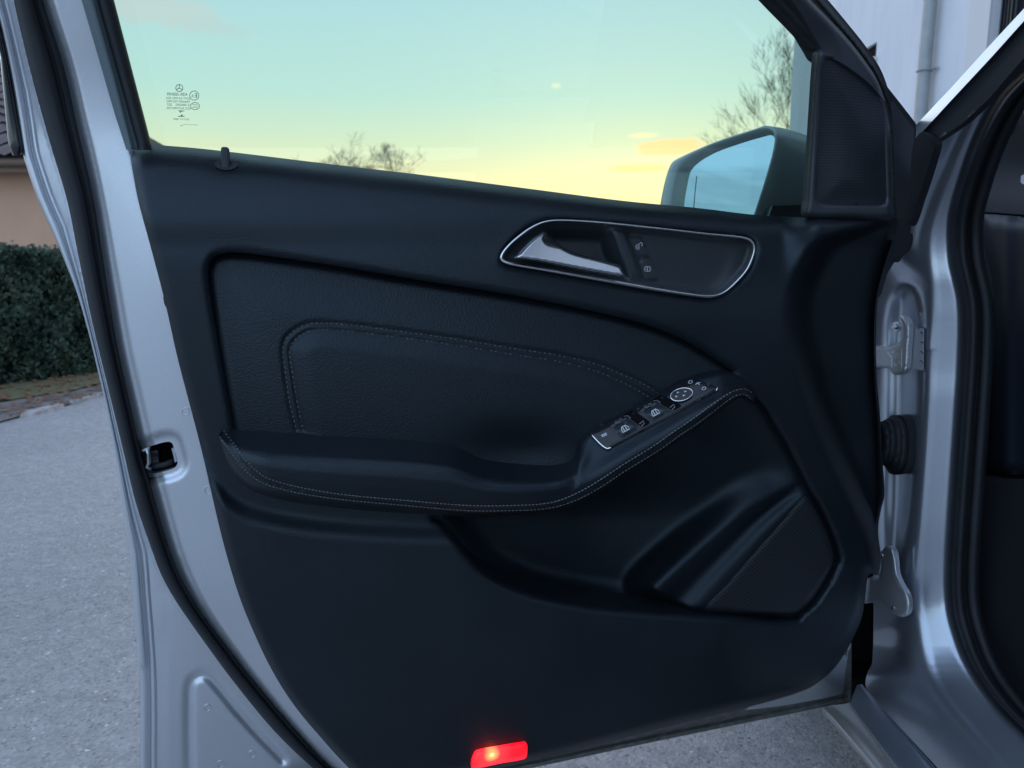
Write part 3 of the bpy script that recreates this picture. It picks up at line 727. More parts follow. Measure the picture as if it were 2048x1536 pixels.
# black strip outside the sash
tl = xof([(-260, -175), (0, -30), (112, 0), (200, 8), (286, 16), (311, 25)]); tr_ = xof([(-260, -118), (0, -14), (55, 0), (130, 16), (234, 34), (290, 45), (304, 46), (311, 40)])
y2 = np.linspace(-240, 311, 60); a, b = tl(y2), tr_(y2)
loft('sash_trim', [door(a, y2, np.full(60, -.115)), door(a + 1, y2, np.full(60, -.098)), door((a+b)/2, y2, np.full(60, -.094)), door(b - 1, y2, np.full(60, -.096)), door(b + 1, y2, np.full(60, -.11))], 'gloss_black', DOOR)
# window channel beside the glass at the rear
y3 = np.linspace(-240, 300, 70)
ce = xof([(-260, 92), (0, 167), (130, 205), (230, 234), (300, 257)])(y3); lp = xof([(-260, 108), (0, 186), (150, 227), (294, 263)])(y3); rb = xof([(-260, 124), (0, 203), (289, 283)])(y3); ge = xof([(-260, 144), (0, 228), (289, 303)])(y3)
loft('window_channel', [door(ce - 4, y3, np.full(70, -.040)), door(ce + (lp-ce)*.35, y3, np.full(70, -.034)), door(ce + (lp-ce)*.5, y3, np.full(70, -.024)), door(lp, y3, np.full(70, -.023)), door(lp + 3, y3, np.full(70, -.030)), door(rb + 2, y3, np.full(70, -.030))], 'grey_rubber', DOOR)
loft('window_run', [door(rb - 9, y3, np.full(70, -.029)), door(rb, y3, np.full(70, -.022)), door(rb + (ge-rb)*.35, y3, np.full(70, -.022)), door(ge - 1, y3, np.full(70, -.032)), door(ge, y3, np.full(70, -.078))], 'black_rubber', DOOR)

# ---- glass and its markings
glass_o = [(140, -230), (ge[-1] - 60, 340), (300, 360), (900, 430), (1600, 470), (1640, 420), (1645, 120), (1540, -20), (1430, -130), (1330, -230)]
glass_o[0] = (110, -230)
GH = -.078
def slab(name, outline, h0, h1, m, parent, step=60):
    a = None
    return a
gl = patch('window_glass', np.array(glass_o, float), const(GH), 50, 'tinted_glass', DOOR, skirt=0, bstep=40)
gm = gl.modifiers.new('thickness', 'SOLIDIFY'); gm.thickness = .0035; gm.offset = -1; gm.use_rim = False
for f_ in gl.data.polygons: f_.use_smooth = True
mat('print_grey', (.10, .14, .15), .8); gk = const(GH)
def mk(lines, wpx, name='glass_marking'): return strokes(name, lines, wpx, gk, 'print_grey', gl, lift=.0012)
cl_ = lambda c: np.vstack([c, c[:2]])
mk([cl_(circle(358.5, 176, 7, 7, 28)), [(358.5, 176), (358.5, 169)], [(358.5, 176), (364.6, 179.5)], [(358.5, 176), (352.4, 179.5)]], 1.1, 'star_emblem')
mk([cl_(circle(388.5, 191, 9.2, 9.2, 28))], 1.0, 'approval_circle'); mk([cl_(circle(390, 212, 9, 7, 28))], 1.0, 'certification_oval')
rt = R(1.5)
for body, x, y, h, wd in (('E', 391.5, 191, 8.5, 5.5), ('6', 384.8, 191.5, 6, 3.6), ('CCC', 390, 212, 7, 11), ('43R-00049', 354.5, 188.5, 6.4, 41), ('DOT-24 M2S AS2', 356.5, 196.5, 4.6, 48), ('TRANSP 70S MIN', 357, 203, 4.6, 47),
                         ('E 000292   207', 356, 209.5, 4.6, 45), ('AGC AUTOMOTIVE', 357.5, 216.5, 4.8, 48), ('QCP N° 0009', 362.5, 238.5, 4.2, 32), ('14', 363.5, 251, 3.6, 4.5)):
    text_print('glass_lettering', body, x, y, h, gk, 'print_grey', gl, width=wd, rot=rt, lift=.0013)
poly_print('maker_mark', [[(356, 221), (369, 221.4), (369, 222.6), (363.5, 222.8), (360, 226.5), (360.2, 222.6), (356, 222.4)], [(356, 233.2), (369, 233.6), (369, 232.2), (365, 232), (364.8, 228), (361, 231.8), (356, 231.8)]], gk, 'print_grey', gl, lift=.0013)
poly_print('date_dots', [circle(368.5 + 4.9 * k, 248.6 + .25 * k, .95, .95, 8) for k in range(6)], gk, 'print_grey', gl, lift=.0013)
# ---- front window frame, sail panel, tweeter
def FH(base): return const(base)
run = spline([(1320, -230), (1430, -110), (1537, 5), (1560, 28), (1592, 62), (1624, 98), (1623, 130), (1615, 260), (1608, 400), (1605, 440)], 6)
run_in = spline([(1370, -230), (1480, -112), (1587, 0), (1645, 94), (1652, 112)], 6)
o1 = np.vstack([spline([(1320, -230), (1430, -110), (1537, 5), (1592, 62), (1624, 98)], 6), spline([(1648, 100), (1645, 94), (1587, 2), (1480, -112), (1370, -230)], 6)])
patch('front_window_run', o1, lambda P: -.030 + .008 * sm(0, 18, dist(P, run)) - .006*sm(18, 40, dist(P, run)), 5, 'black_rubber', DOOR, skirt=.010, bstep=6)
o2 = np.vstack([spline([(1366, -230), (1476, -112), (1583, 0), (1640, 92), (1650, 108), (1690, 130), (1740, 168), (1772, 206)], 6), spline([(1771, 203), (1757, 166), (1744, 142), (1703, 87), (1660, 40), (1621, 0), (1520, -112), (1420, -230)], 6)])
fr_edge = spline([(1771, 203), (1757, 166), (1744, 142), (1703, 87), (1660, 40), (1621, 0), (1520, -112), (1420, -230)], 6)
patch('front_frame', o2, lambda P: -.022 + .010 * sm(0, 60, dist(P, run)) - .012 * q2(dist(P, fr_edge), 9), 5, 'frame_plastic', DOOR, skirt=.03, bstep=6)
so_ = spline([(1457, -230), (1556, -112), (1656, 0), (1692, 43), (1731, 92), (1760, 136), (1776, 178), (1783, 220), (1788, 300), (1791, 400), (1794, 436)], 6)
si_ = spline([(1786, 436), (1784, 400), (1781, 300), (1777, 230), (1771, 203), (1757, 166), (1744, 142), (1703, 87), (1660, 40), (1621, 0), (1520, -112), (1420, -230)], 6)
mid = spline([(1640, 0), (1717, 90), (1752, 140), (1768, 180), (1777, 215)], 6)
patch('frame_seal', np.vstack([so_, si_]), lambda P: -.046 + .012 * np.exp(-(dist(P, so_) - 16)**2 / 60) - .010 * q2(dist(P, si_), 5), 4, 'black_rubber', DOOR, skirt=.03, bstep=5)
# outer mirror flange: dark face with black rim
fl = [(1777, 190), (1800, 220), (1829, 258), (1827, 300), (1822, 400), (1821, 464), (1823, 480), (1813, 505), (1793, 518), (1775, 546), (1762, 590), (1752, 600), (1762, 540), (1784, 480), (1790, 436), (1784, 300)]
patch('mirror_flange', np.array(fl, float), lambda P: -.058 - .018 * sm(430, 560, P[:, 1]), 6, 'frame_plastic', DOOR, skirt=.02, bstep=8)
patch('flange_rim', np.array([(1775, 174), (1805, 212), (1832, 247), (1833, 262), (1829, 300), (1824, 400), (1822, 462), (1818, 462), (1821, 400), (1825, 300), (1828, 261), (1802, 226), (1778, 196)], float), const(-.064), 4, 'black_rubber', DOOR, skirt=.012, bstep=5)
patch('flange_plug', spline([(1824, 466), (1826, 480), (1820, 500), (1806, 512), (1798, 524), (1788, 522), (1800, 505), (1814, 480)], 4, True), const(-.070), 4, 'black_rubber', DOOR, skirt=.015, bstep=4)
sail = spline([(1641, 97), (1655, 99), (1671, 104), (1703, 121), (1731, 145), (1753, 174), (1770, 203), (1777, 235), (1781, 290), (1784, 400), (1787, 436), (1750, 441), (1700, 439), (1612, 434), (1612, 400), (1622, 250), (1630, 130), (1634, 101)], 4, True)
gr = spline([(1651, 121), (1664, 120), (1677, 124), (1703, 139), (1734, 168), (1757, 200), (1767, 226), (1770, 286), (1773, 380), (1773, 398), (1766, 409), (1740, 411), (1660, 409), (1643, 407), (1635, 398), (1636, 340), (1640, 200), (1643, 150)], 4, True)
def sail_h(P):
    dg = dist(P, gr, True); ins = inside(P, gr)
    return -.012 - .010 * q2(dist(P, sail, True), 12) - .006 * (1 - sm(0, 7, dg)) * ~ins - .006 * ins
sl_ = patch('sail_panel', sail, sail_h, 4.5, 'frame_plastic', DOOR, holes=[gr], skirt=.007, bstep=5)
tg = patch('tweeter_grille', gr, lambda P: -.0185 + .005 * sm(0, 60, dist(P, gr, True)), 6, 'tweeter_mesh', DOOR, skirt=.004, bstep=5)

tr_o = np.array([(70, -222), (700, -222), (1330, -222), (1470, -222), (1400, -300), (1250, -330), (700, -330), (60, -330), (-130, -300), (-120, -222)], float)
patch('top_rail', tr_o, lambda P: -.030 + .012 * sm(0, 30, dist(P, tr_o, True)), 16, 'frame_plastic', DOOR, skirt=.05, bstep=14)

# ---- trim panel
belt = yof(sp([(255, 300), (268, 296), (290, 290), (312, 290), (400, 297), (512, 310), (700, 333), (830, 348), (1070, 379), (1250, 402), (1396, 416), (1514, 430), (1613, 435), (1700, 440), (1748, 441), (1780, 437), (1796, 434)]))
insert_o = np.vstack([spline([(470, 872), (464, 830), (449, 753), (427, 633), (415, 555), (416, 535), (424, 517), (440, 508), (471, 505), (537, 512), (673, 532), (800, 554), (900, 570), (995, 585), (1152, 615), (1288, 648), (1366, 679), (1425, 714), (1468, 745)], 6)])
arm_u = yof(sp([(438, 868), (446, 860), (460, 857), (600, 858), (770, 863), (860, 871), (905, 880), (932, 895), (962, 911), (1000, 920), (1060, 926), (1110, 925), (1142, 916), (1153, 900), (1158, 878), (1172, 860), (1210, 840), (1260, 815), (1330, 779), (1380, 755), (1420, 743), (1450, 741), (1480, 750), (1500, 767), (1512, 790)], 5))
arm_l = yof(sp([(438, 870), (442, 893), (450, 918), (464, 943), (480, 963), (504, 981), (530, 991), (559, 999), (620, 1009), (700, 1018), (800, 1026), (900, 1032), (950, 1034), (1000, 1033), (1060, 1028), (1116, 1019), (1160, 1005), (1200, 985), (1258, 946), (1316, 911), (1360, 880), (1395, 857), (1420, 838), (1450, 815), (1476, 798), (1490, 796), (1503, 803), (1512, 810)], 5))
xi = np.linspace(1464, 474, 110)
insert_poly = np.vstack([insert_o, np.stack([xi, np.minimum(arm_u(xi) + np.interp(xi, [474, 1100, 1180, 1420, 1464], [26, 26, 22, 14, 6]), arm_l(xi) - 4)], -1)])
ring_o = spline([(999, 516), (1004, 503), (1018, 487), (1036, 471), (1062, 453), (1089, 442), (1122, 439), (1199, 443), (1308, 454), (1417, 466), (1486, 473), (1504, 480), (1511, 494), (1508, 513), (1496, 541), (1474, 567), (1450, 587), (1430, 595), (1405, 596), (1308, 582), (1199, 563), (1089, 543), (1021, 531), (1004, 525)], 4, True)
ring_i = spline([(1008, 515), (1012, 504), (1026, 487), (1044, 472), (1067, 456), (1092, 446), (1122, 443), (1199, 448), (1308, 459), (1417, 471), (1484, 478), (1499, 484), (1505, 495), (1502, 512), (1490, 538), (1468, 563), (1446, 582), (1428, 588), (1405, 588), (1308, 573), (1199, 553), (1089, 534), (1024, 524), (1011, 520)], 4, True)
ring_m = (resample(ring_o, 4, True)); 
xp = np.linspace(1506, 872, 90)
pocket_o = np.vstack([spline([(866, 1036), (882, 1042), (896, 1056), (920, 1092), (960, 1138), (1013, 1169), (1070, 1190), (1180, 1212), (1289, 1223), (1390, 1230), (1500, 1236), (1553, 1238), (1590, 1237), (1608, 1228), (1632, 1206), (1663, 1158), (1680, 1122), (1678, 1105), (1664, 1065), (1641, 1014), (1615, 972), (1580, 900), (1527, 812), (1510, 792)], 5),
                      np.stack([xp, arm_l(xp) - np.interp(xp, [872, 1000, 1400, 1506], [2, 14, 12, 6])], -1)])
pk_low = spline([(866, 1036), (882, 1042), (896, 1056), (920, 1092), (960, 1138), (1013, 1169), (1070, 1190), (1180, 1212), (1289, 1223), (1390, 1230), (1553, 1238), (1597, 1236)], 5)
pk_right = spline([(1597, 1236), (1632, 1206), (1663, 1158), (1680, 1122), (1664, 1065), (1641, 1014), (1615, 972), (1580, 900), (1527, 812), (1510, 792)], 5)
ledge = yof(sp([(380, 862), (405, 890), (430, 948), (455, 978), (500, 1004), (600, 1026), (700, 1036), (800, 1042), (860, 1044), (900, 1044), (1700, 1044)]))
dark_x = xof(sp([(430, 1800), (436, 1790), (449, 1719), (470, 1660), (493, 1616), (531, 1592), (572, 1572), (620, 1566), (660, 1567), (738, 1588), (800, 1606), (900, 1646), (1000, 1694), (1100, 1735), (1300, 1760)]))
trim_o = np.vstack([np.stack([np.linspace(268, 1790, 220), belt(np.linspace(268, 1790, 220))], -1),
    spline([(1795, 437), (1790, 470), (1772, 528), (1757, 590), (1752, 680), (1754, 760), (1760, 830), (1766, 930), (1769, 990), (1762, 1020), (1756, 1060), (1762, 1118), (1755, 1150), (1738, 1148), (1730, 1200), (1722, 1240), (1702, 1286)], 5),
    np.stack([np.linspace(1700, 720, 160), trim_b(np.linspace(1700, 720, 160))], -1),
    np.stack([trim_e(np.linspace(1540, 330, 140)), np.linspace(1540, 330, 140)], -1), [[262, 314], [264, 303]]])
def trim_h(P):
    x, y = P[:, 0], P[:, 1]; db = y - belt(x)
    h = -.013 * q2(dist(P, trim_o, True), 20) - (.020 * q2(db, 46) + .044 * q2(db, 250)) * sm(1640, 1560, x) - .012 * q2(db, 30) * sm(1560, 1640, x)
    h += -.0055 * q2(dist(P, insert_poly, True), 13) * sm(-10, 10, arm_u(np.clip(x, 470, 1460)) - y + 20)
    h += .013 * sm(0, 46, y - ledge(x)) * sm(1560, 1430, x)
    h += -.009 * q2(dist(P, pk_low), 12) - .006 * q2(dist(P, pk_right), 8)
    h += -.045 * sm(-6, 66, x - dark_x(y)) * sm(1290, 1000, y)
    h += -.004 * q2(dist(P, ring_o, True), 10)
    h += -.010 * np.exp(-(((x - 452) / 32) ** 2 + ((y - 330) / 16) ** 2)) * .35
    h += .006 * sm(500, 430, y) * sm(300, 420, y)
    return h
tp = patch('trim_panel', trim_o, trim_h, 6.5, 'trim_leather', DOOR, holes=[insert_poly, pocket_o, ring_o], skirt=.055, bstep=6)
patch('panel_clip', np.array([(326, 594), (332, 592), (342, 618), (336, 620), (329, 610)], float), const(-.020), 6, 'black_rubber', DOOR, skirt=.008)

st_o = spline([(594, 862), (580, 808), (571, 748), (566, 704), (568, 688), (576, 672), (602, 653), (635, 646), (709, 651), (788, 661), (917, 679), (1034, 698), (1112, 710), (1191, 728), (1249, 751), (1288, 769), (1323, 791)], 6)
st_i = spline([(606, 862), (595, 808), (584, 742), (579, 708), (581, 694), (587, 683), (604, 668), (634, 659), (706, 664), (783, 673), (915, 691), (1034, 710), (1112, 722), (1185, 740), (1240, 762), (1278, 782), (1304, 798)], 6)
pad = np.vstack([st_i, [(1300, 960), (620, 960)]])
def ins_h(P):
    x, y = P[:, 0], P[:, 1]; de = dist(P, insert_o)
    h = -.007 + .006 * (1 - q2(de, 18)) + .004 * sm(20, 120, de) - .020 * q2(y - 505 - (x - 470) * .13, 320)
    h -= .0030 * np.exp(-(dist(P, st_o) / 4.0) ** 2) + .0035 * np.exp(-(dist(P, st_i) / 4.0) ** 2)
    h += .0045 * inside(P, pad) * sm(0, 40, dist(P, st_i))
    h -= .012 * np.exp(-(((x - 1045) / 120) ** 2 + ((y - 900) / 50) ** 2))
    return h
ins = patch('upholstery_insert', insert_poly, ins_h, 5, 'insert_leather', DOOR, skirt=.012, bstep=5)
for p in (st_o, st_i): stitches(p, 10.0, 6.0, 1.5, ins_h, ins)

# ---- armrest
gt = ([0, .06, .14, .25, .36, .46, .56, .70, .86, .94, 1.0], [0, .14, .34, .60, .86, .97, 1.0, .99, .93, .80, .52])
gmod = ([0, .05, .12, .18, .50, .68, .76, .86, .94, 1.0], [0, .22, .38, .44, .74, .95, 1.0, .98, .86, .55])
seam_u = spline([(449, 864), (472, 894), (497, 927), (528, 953), (560, 965), (620, 979), (700, 991), (800, 1000), (900, 1009), (960, 1012), (1034, 1011), (1075, 1009), (1112, 1003), (1151, 988), (1191, 966), (1249, 928), (1308, 892), (1350, 862), (1386, 838), (1410, 820), (1441, 798), (1460, 786), (1475, 780), (1490, 778), (1502, 784)], 6)
seam_d = spline([(441, 876), (464, 909), (488, 938), (517, 962), (557, 977), (618, 990), (700, 1001), (800, 1010), (900, 1019), (958, 1022), (1036, 1021), (1078, 1019), (1116, 1013), (1158, 998), (1199, 976), (1257, 938), (1316, 902), (1358, 872), (1394, 848), (1418, 830), (1448, 807), (1464, 796), (1477, 790), (1490, 789), (1500, 796)], 6)
seam_m = (resample(seam_u, 6)); 
def seam_mid():
    a = resample(seam_u, 6); k = np.array([seam_d[np.argmin(np.hypot(*(seam_d - q).T))] for q in a]); return (a + k) / 2
seam_m = seam_mid()
def arm_h(P):
    x, y = P[:, 0], P[:, 1]; u, l = arm_u(x), arm_l(x); q = np.clip((y - u) / np.maximum(l - u, 2), 0, 1)
    H = .066 * sm(330, 540, x) * (1 - .75 * sm(1430, 1518, x)) * (1 - .10 * sm(1000, 1200, x))
    k = sm(1120, 1190, x); g = np.interp(q, *gt) * (1 - k) + np.interp(q, *gmod) * k
    return -.006 + H * g - .0022 * np.exp(-(dist(P, seam_m) / 2.6) ** 2) + .0012 * np.exp(-((dist(P, seam_m) - 4.5) / 2.5) ** 2)
xa = np.concatenate([np.linspace(438, 470, 12), np.linspace(478, 1140, 90), np.linspace(1143, 1180, 20), np.linspace(1186, 1512, 60)])
arm_poly = np.vstack([np.stack([xa, arm_u(xa)], -1), np.stack([xa, arm_l(xa)], -1)[::-1][1:-1]])
arm = patch('armrest', arm_poly, arm_h, 4.5, 'armrest_leather', DOOR, skirt=.045, bstep=5)
for p in (seam_u, seam_d): stitches(p, 7.4, 6.0, 1.35, arm_h, arm)

# ---- window switches on the armrest
sw_o = np.array([(1180, 864), (1195, 853), (1290, 804), (1376, 760), (1384, 758), (1400, 761), (1430, 772), (1436, 778), (1426, 786), (1330, 838), (1226, 893), (1216, 897), (1208, 893), (1186, 872)], float)
def lev(k): return lambda P: arm_h(P) + k
SW = patch('switch_panel', spline(sw_o, 3, True), lambda P: arm_h(P) + .0015 + .0020 * sm(0, 5, dist(P, sw_o, True)), 4, 'switch_plastic', DOOR, skirt=.006, bstep=4)
sh = lev(.0036)
def sw_pt(u, v):   # u along the panel, v across
    a, b, c, d = map(np.array, ((1182., 862.), (1382., 758.), (1432., 779.), (1217., 896.)))
    return (a*(1-u) + b*u)*(1-v) + (d*(1-u) + c*u)*v
def quad(u0, u1, v0, v1): return np.array([sw_pt(u0, v0), sw_pt(u1, v0), sw_pt(u1, v1), sw_pt(u0, v1)])
for u0 in (.14, .43):
    # finger well as a flat black patch, rocker switch with its raised rim
    patch('finger_well', resample(quad(u0 + .19, u0 + .275, .05, .92), 6, True), lambda P: arm_h(P) + .0040, 6, 'deep_black', SW, skirt=.003)
    patch('window_switch', resample(quad(u0, u0 + .185, .34, .90), 5, True), lambda P, q=quad(u0, u0 + .185, .34, .90): arm_h(P) + .0040 + .0045 * sm(0, 9, dist(P, q, True)), 4, 'bowl_plastic', SW, skirt=.006)
    patch('window_switch', resample(quad(u0 + .01, u0 + .185, .06, .31), 5, True), lambda P, q=quad(u0 + .01, u0 + .185, .06, .31): arm_h(P) + .0040 + .002 * sm(0, 6, dist(P, q, True)), 4, 'switch_plastic', SW, skirt=.006)
    strokes('switch_rim', [np.array([sw_pt(u0 + .175, .10), sw_pt(u0 + .198, .16), sw_pt(u0 + .196, .30)]), np.array([sw_pt(u0 + .19, .86), sw_pt(u0 + .23, .80), sw_pt(u0 + .245, .68), sw_pt(u0 + .20, .72)])], 1.3, lev(.0075), 'symbol_dim', SW)
    m_ = sw_pt(u0 + .085, .60)
    ax = np.array([1.0, -.52]) / math.hypot(1, .52); ay = np.array([.60, 1.0]) / math.hypot(.6, 1)
    def ic(pts, s, c=m_): return np.array([c + ax * p[0] * s + ay * p[1] * s for p in pts])
    strokes('switch_symbol', [ic([(-.9, .6), (-.9, -.1), (-.5, -.7), (.5, -.7), (.9, -.1), (.9, .6), (-.9, .6)], 8.2), ic([(-.35, .6), (-.35, -.7)], 8.2), ic([(.3, .6), (.3, -.7)], 8.2), ic([(-.9, 0), (.9, 0)], 8.2)[:1].repeat(2, 0) + np.array([[0, 0], [.5, .2]])], 1.7, lev(.0087), 'symbol_white', SW)
    c2_ = sw_pt(u0 + .10, .17)
    strokes('switch_symbol', [ic([(-1.1, .35), (-1.1, -.35), (-.4, -.35)], 6, c2_), ic([(-.4, .35), (-.4, -.35)], 6, c2_), ic([(-1.1, .35), (.4, .35), (.4, -.35)], 6, c2_), ic([(.4, -.35), (1.3, -.35), (1.2, .2)], 6, c2_)], 1.2, lev(.0062), 'symbol_dim', SW)
# child lock symbol
c3 = np.array([1207., 870.])
strokes('switch_symbol', [np.array([c3 + (-5, 1), c3 + (0, -1), c3 + (6, -4)]), np.array([c3 + (-3, 4), c3 + (2, 1.5), c3 + (7, -1)]), np.array([c3 + (-3, -1), c3 + (-2, 4)]), np.array([c3 + (1, -3), c3 + (2, 2)]), np.array([c3 + (4, -4), c3 + (6, 0)])], 1.5, lev(.0036), 'symbol_white', SW)
# mirror adjuster: round pad in a bright ring, four arrows
mc = (1363, 789)
patch('mirror_adjuster', circle(*mc, 21.5, 11.5, 30, R(-14)), lambda P: arm_h(P) + .0062, 4, 'switch_plastic', SW, skirt=.004)
rg = circle(*mc, 22.5, 12.2, 40, R(-14)); tube(door(rg[:, 0], rg[:, 1], arm_h(rg) + .0060), .0008, 'chrome', 'adjuster_ring', SW, 6, True)
poly_print('adjuster_arrow', [[(p[0]-3, p[1]-1.6), (p[0]+3.2, p[1]-1.2), (p[0]-1.6, p[1]+2.2)] for p in ((1356, 785), (1371, 783), (1353, 793), (1368, 791))], lev(.0062), 'symbol_white', SW, lift=.0006)
for c in ((1381, 764), (1396, 767), (1408, 777)):
    c = np.array(c, float)
    strokes('switch_symbol', [np.array([c + (-4, 1), c + (-2, -2.4), c + (3, -3), c + (4, .5), c + (1, 2.8), c + (-3, 2.6), c + (-4, 1)])] if c[0] != 1396 else [np.array([c + (-5, 2), c + (0, -1), c + (5, -2)]), np.array([c + (-2, -2), c + (3, 2.5)])], 1.3, lev(.0036), 'symbol_white', SW)
ce_ = spline([(1182, 868), (1190, 877), (1203, 890), (1214, 897), (1222, 895)], 4); tube(door(ce_[:, 0], ce_[:, 1], arm_h(ce_) + .0028), np.linspace(.0009, .0014, len(ce_)), 'chrome', 'bright_edge', SW, 6)
ce_ = np.array([(1431, 773), (1435, 777), (1432, 781)], float); tube(door(ce_[:, 0], ce_[:, 1], arm_h(ce_) + .0028), .0010, 'chrome', 'bright_edge', SW, 6)
for v in (.985,):
    ed = np.array([sw_pt(u, v) for u in np.linspace(.02, .99, 30)]); tube(door(ed[:, 0], ed[:, 1], arm_h(ed) + .0022), .0013, 'switch_plastic', 'panel_edge', SW, 6)

# ---- inner handle
bowl_c = spline([(1030, 512), (1050, 488), (1090, 455), (1140, 452), (1215, 460), (1228, 490), (1250, 556), (1200, 551), (1110, 534), (1040, 523)], 4, True)
def bowl_h(P):
    x, y = P[:, 0], P[:, 1]; di = dist(P, ring_i, True)
    h = -.010 - .006 * sm(0, 10, di)
    h -= .026 * inside(P, bowl_c) * sm(0, 30, dist(P, bowl_c, True))
    bx = 1221 + (y - 466) * .36; h += .010 * np.exp(-((x - bx - 16) / 15.0) ** 4) * sm(2, 14, di)
    h -= .004 * sm(1440, 1500, x)
    return h
HB = patch('handle_bowl', ring_i, bowl_h, 4.5, 'bowl_plastic', DOOR, skirt=.012, bstep=4)
ro, ri = resample(ring_o, 3.5, True), None
n_ = 260
def even(c, n, ph=0):
    q = resample(c, 1.0, True); s = np.linspace(0, len(q), n, endpoint=False).astype(int) % len(q); return q[s]
def by_angle(c, n):
    q = resample(c, .7, True); ctr = np.array([1255., 518.]); v = (q - ctr) / np.array([255., 78.]); a = np.arctan2(v[:, 1], v[:, 0]); o_ = np.argsort(a)
    an = np.linspace(-math.pi, math.pi, n, endpoint=False); return np.stack([np.interp(an, a[o_], q[o_, k], period=2*math.pi) for k in (0, 1)], -1)
A_, B_ = by_angle(ring_o, n_), by_angle(ring_i, n_)
th_ = trim_h(A_)
loft('chrome_bezel', [door(A_[:, 0], A_[:, 1], th_*0 - .010), door(A_[:, 0], A_[:, 1], np.full(n_, .0022)), door(*(A_*.65 + B_*.35).T, np.full(n_, .0048)), door(*(A_*.3 + B_*.7).T, np.full(n_, .0036)), door(B_[:, 0], B_[:, 1], np.full(n_, .0005)), door(B_[:, 0], B_[:, 1], np.full(n_, -.014))], 'chrome', HB, closed=True)
lev_o = spline([(1032, 515), (1040, 504), (1051, 491), (1070, 473), (1086, 462), (1089, 462), (1100, 472), (1125, 494), (1150, 506), (1193, 517), (1238, 530), (1242, 534), (1249, 551), (1246, 554), (1212, 549), (1150, 537), (1080, 523), (1040, 517)], 4, True)
fold = spline([(1088, 462), (1083, 474), (1086, 484), (1096, 491), (1130, 499), (1199, 518), (1240, 532)], 5)
fold_poly = np.vstack([fold, [(1240, 528), (1193, 515), (1150, 504), (1125, 492), (1100, 470)]])
def lever_h(P):
    x, y = P[:, 0], P[:, 1]; d = dist(P, lev_o, True); df = dist(P, fold)
    up = inside(P, fold_poly)
    h = .004 - .006 * q2(d, 5) + .004 * sm(1240, 1060, x) + (y - 470 - (x - 1090) * .22) * .00042
    return h - up * np.minimum(df, 22) * .0006
patch('door_handle', lev_o, lever_h, 3, 'satin_lever', DOOR, skirt=.012, bstep=3)
for q in ([(1254, 472), (1280, 472), (1283, 474), (1302, 514), (1301, 516), (1275, 514)], [(1276, 517), (1302, 519), (1304, 521), (1318, 556), (1316, 562), (1293, 561), (1289, 557)]):
    qq = resample(np.array(q, float), 4, True)
    patch('lock_button', qq, lambda P, qq=qq: bowl_h(P) + .0008 + .0018 * sm(0, 5, dist(P, qq, True)), 4, 'bowl_plastic', HB, skirt=.003)
bl = lambda P: bowl_h(P) + .0030
def lock(c, open_):
    c = np.array(c, float); body = [c + (-1, 5.5), c + (-5, 3), c + (-5, -2), c + (-1, -4), c + (-1, 5.5)]
    body = [c + (0, -5), c + (0, 5), c + (-5, 4), c + (-6, -2), c + (-3, -5), c + (0, -5)]
    if open_: sh_ = [c + (1, -6), c + (3, -9), c + (6.5, -8), c + (7, -4), c + (5, -2)]
    else: sh_ = [c + (0, -4), c + (4, -5), c + (6, -1), c + (5, 4), c + (1, 4.5)]
    return [np.array(body), np.array(sh_), np.array([c + (-3.4, 0), c + (-1.8, .6)])]
strokes('lock_symbol', lock((1278, 494), True), 1.4, bl, 'symbol_white', HB, lift=.0008)
strokes('lock_symbol', lock((1295, 538), False), 1.4, bl, 'symbol_white', HB, lift=.0008)

# ---- lock pin
th0 = trim_h(np.array([[452., 328.]]))[0]
LP = patch('pin_bezel', circle(452.5, 328.5, 23, 11.5, 40), lambda P: trim_h(P) + .0022 - .005 * (1 - sm(4, 11, np.hypot((P[:, 0]-452.5), (P[:, 1]-328.5)*2))), 2.5, 'frame_plastic', DOOR, skirt=.004, bstep=3)
p0, p1 = door(np.array([452.]), np.array([334.]), np.array([th0 + .004]))[0], door(np.array([450.]), np.array([294.]), np.array([th0 + .004]))[0]
p1 = p0 + (p1 - p0) * 1.0; axis = (p1 - p0) / np.linalg.norm(p1 - p0); V = []; Fs = []; ns = 28
a_ = np.cross(axis, DN); a_ /= np.linalg.norm(a_); b_ = np.cross(axis, a_); Lp_ = np.linalg.norm(p1 - p0); prof = [(-.012, .0038), (.0, .0040), (.72, .0043), (.90, .0040), (.97, .0032), (1.0, .0018)]
for f_, r_ in prof:
    for k in range(ns): V.append(p0 + axis * (f_ * Lp_ if f_ >= 0 else f_) + (a_ * math.cos(2*math.pi*k/ns) + b_ * math.sin(2*math.pi*k/ns)) * r_ * (1.0 if k % 2 else .88))
for i in range(len(prof) - 1):
    for k in range(ns): l = (k+1) % ns; Fs.append((i*ns+k, i*ns+l, (i+1)*ns+l, (i+1)*ns+k))
Fs.append(tuple((len(prof)-1)*ns + k for k in range(ns)))
new_mesh('lock_pin', V, Fs, 'frame_plastic', DOOR, False)

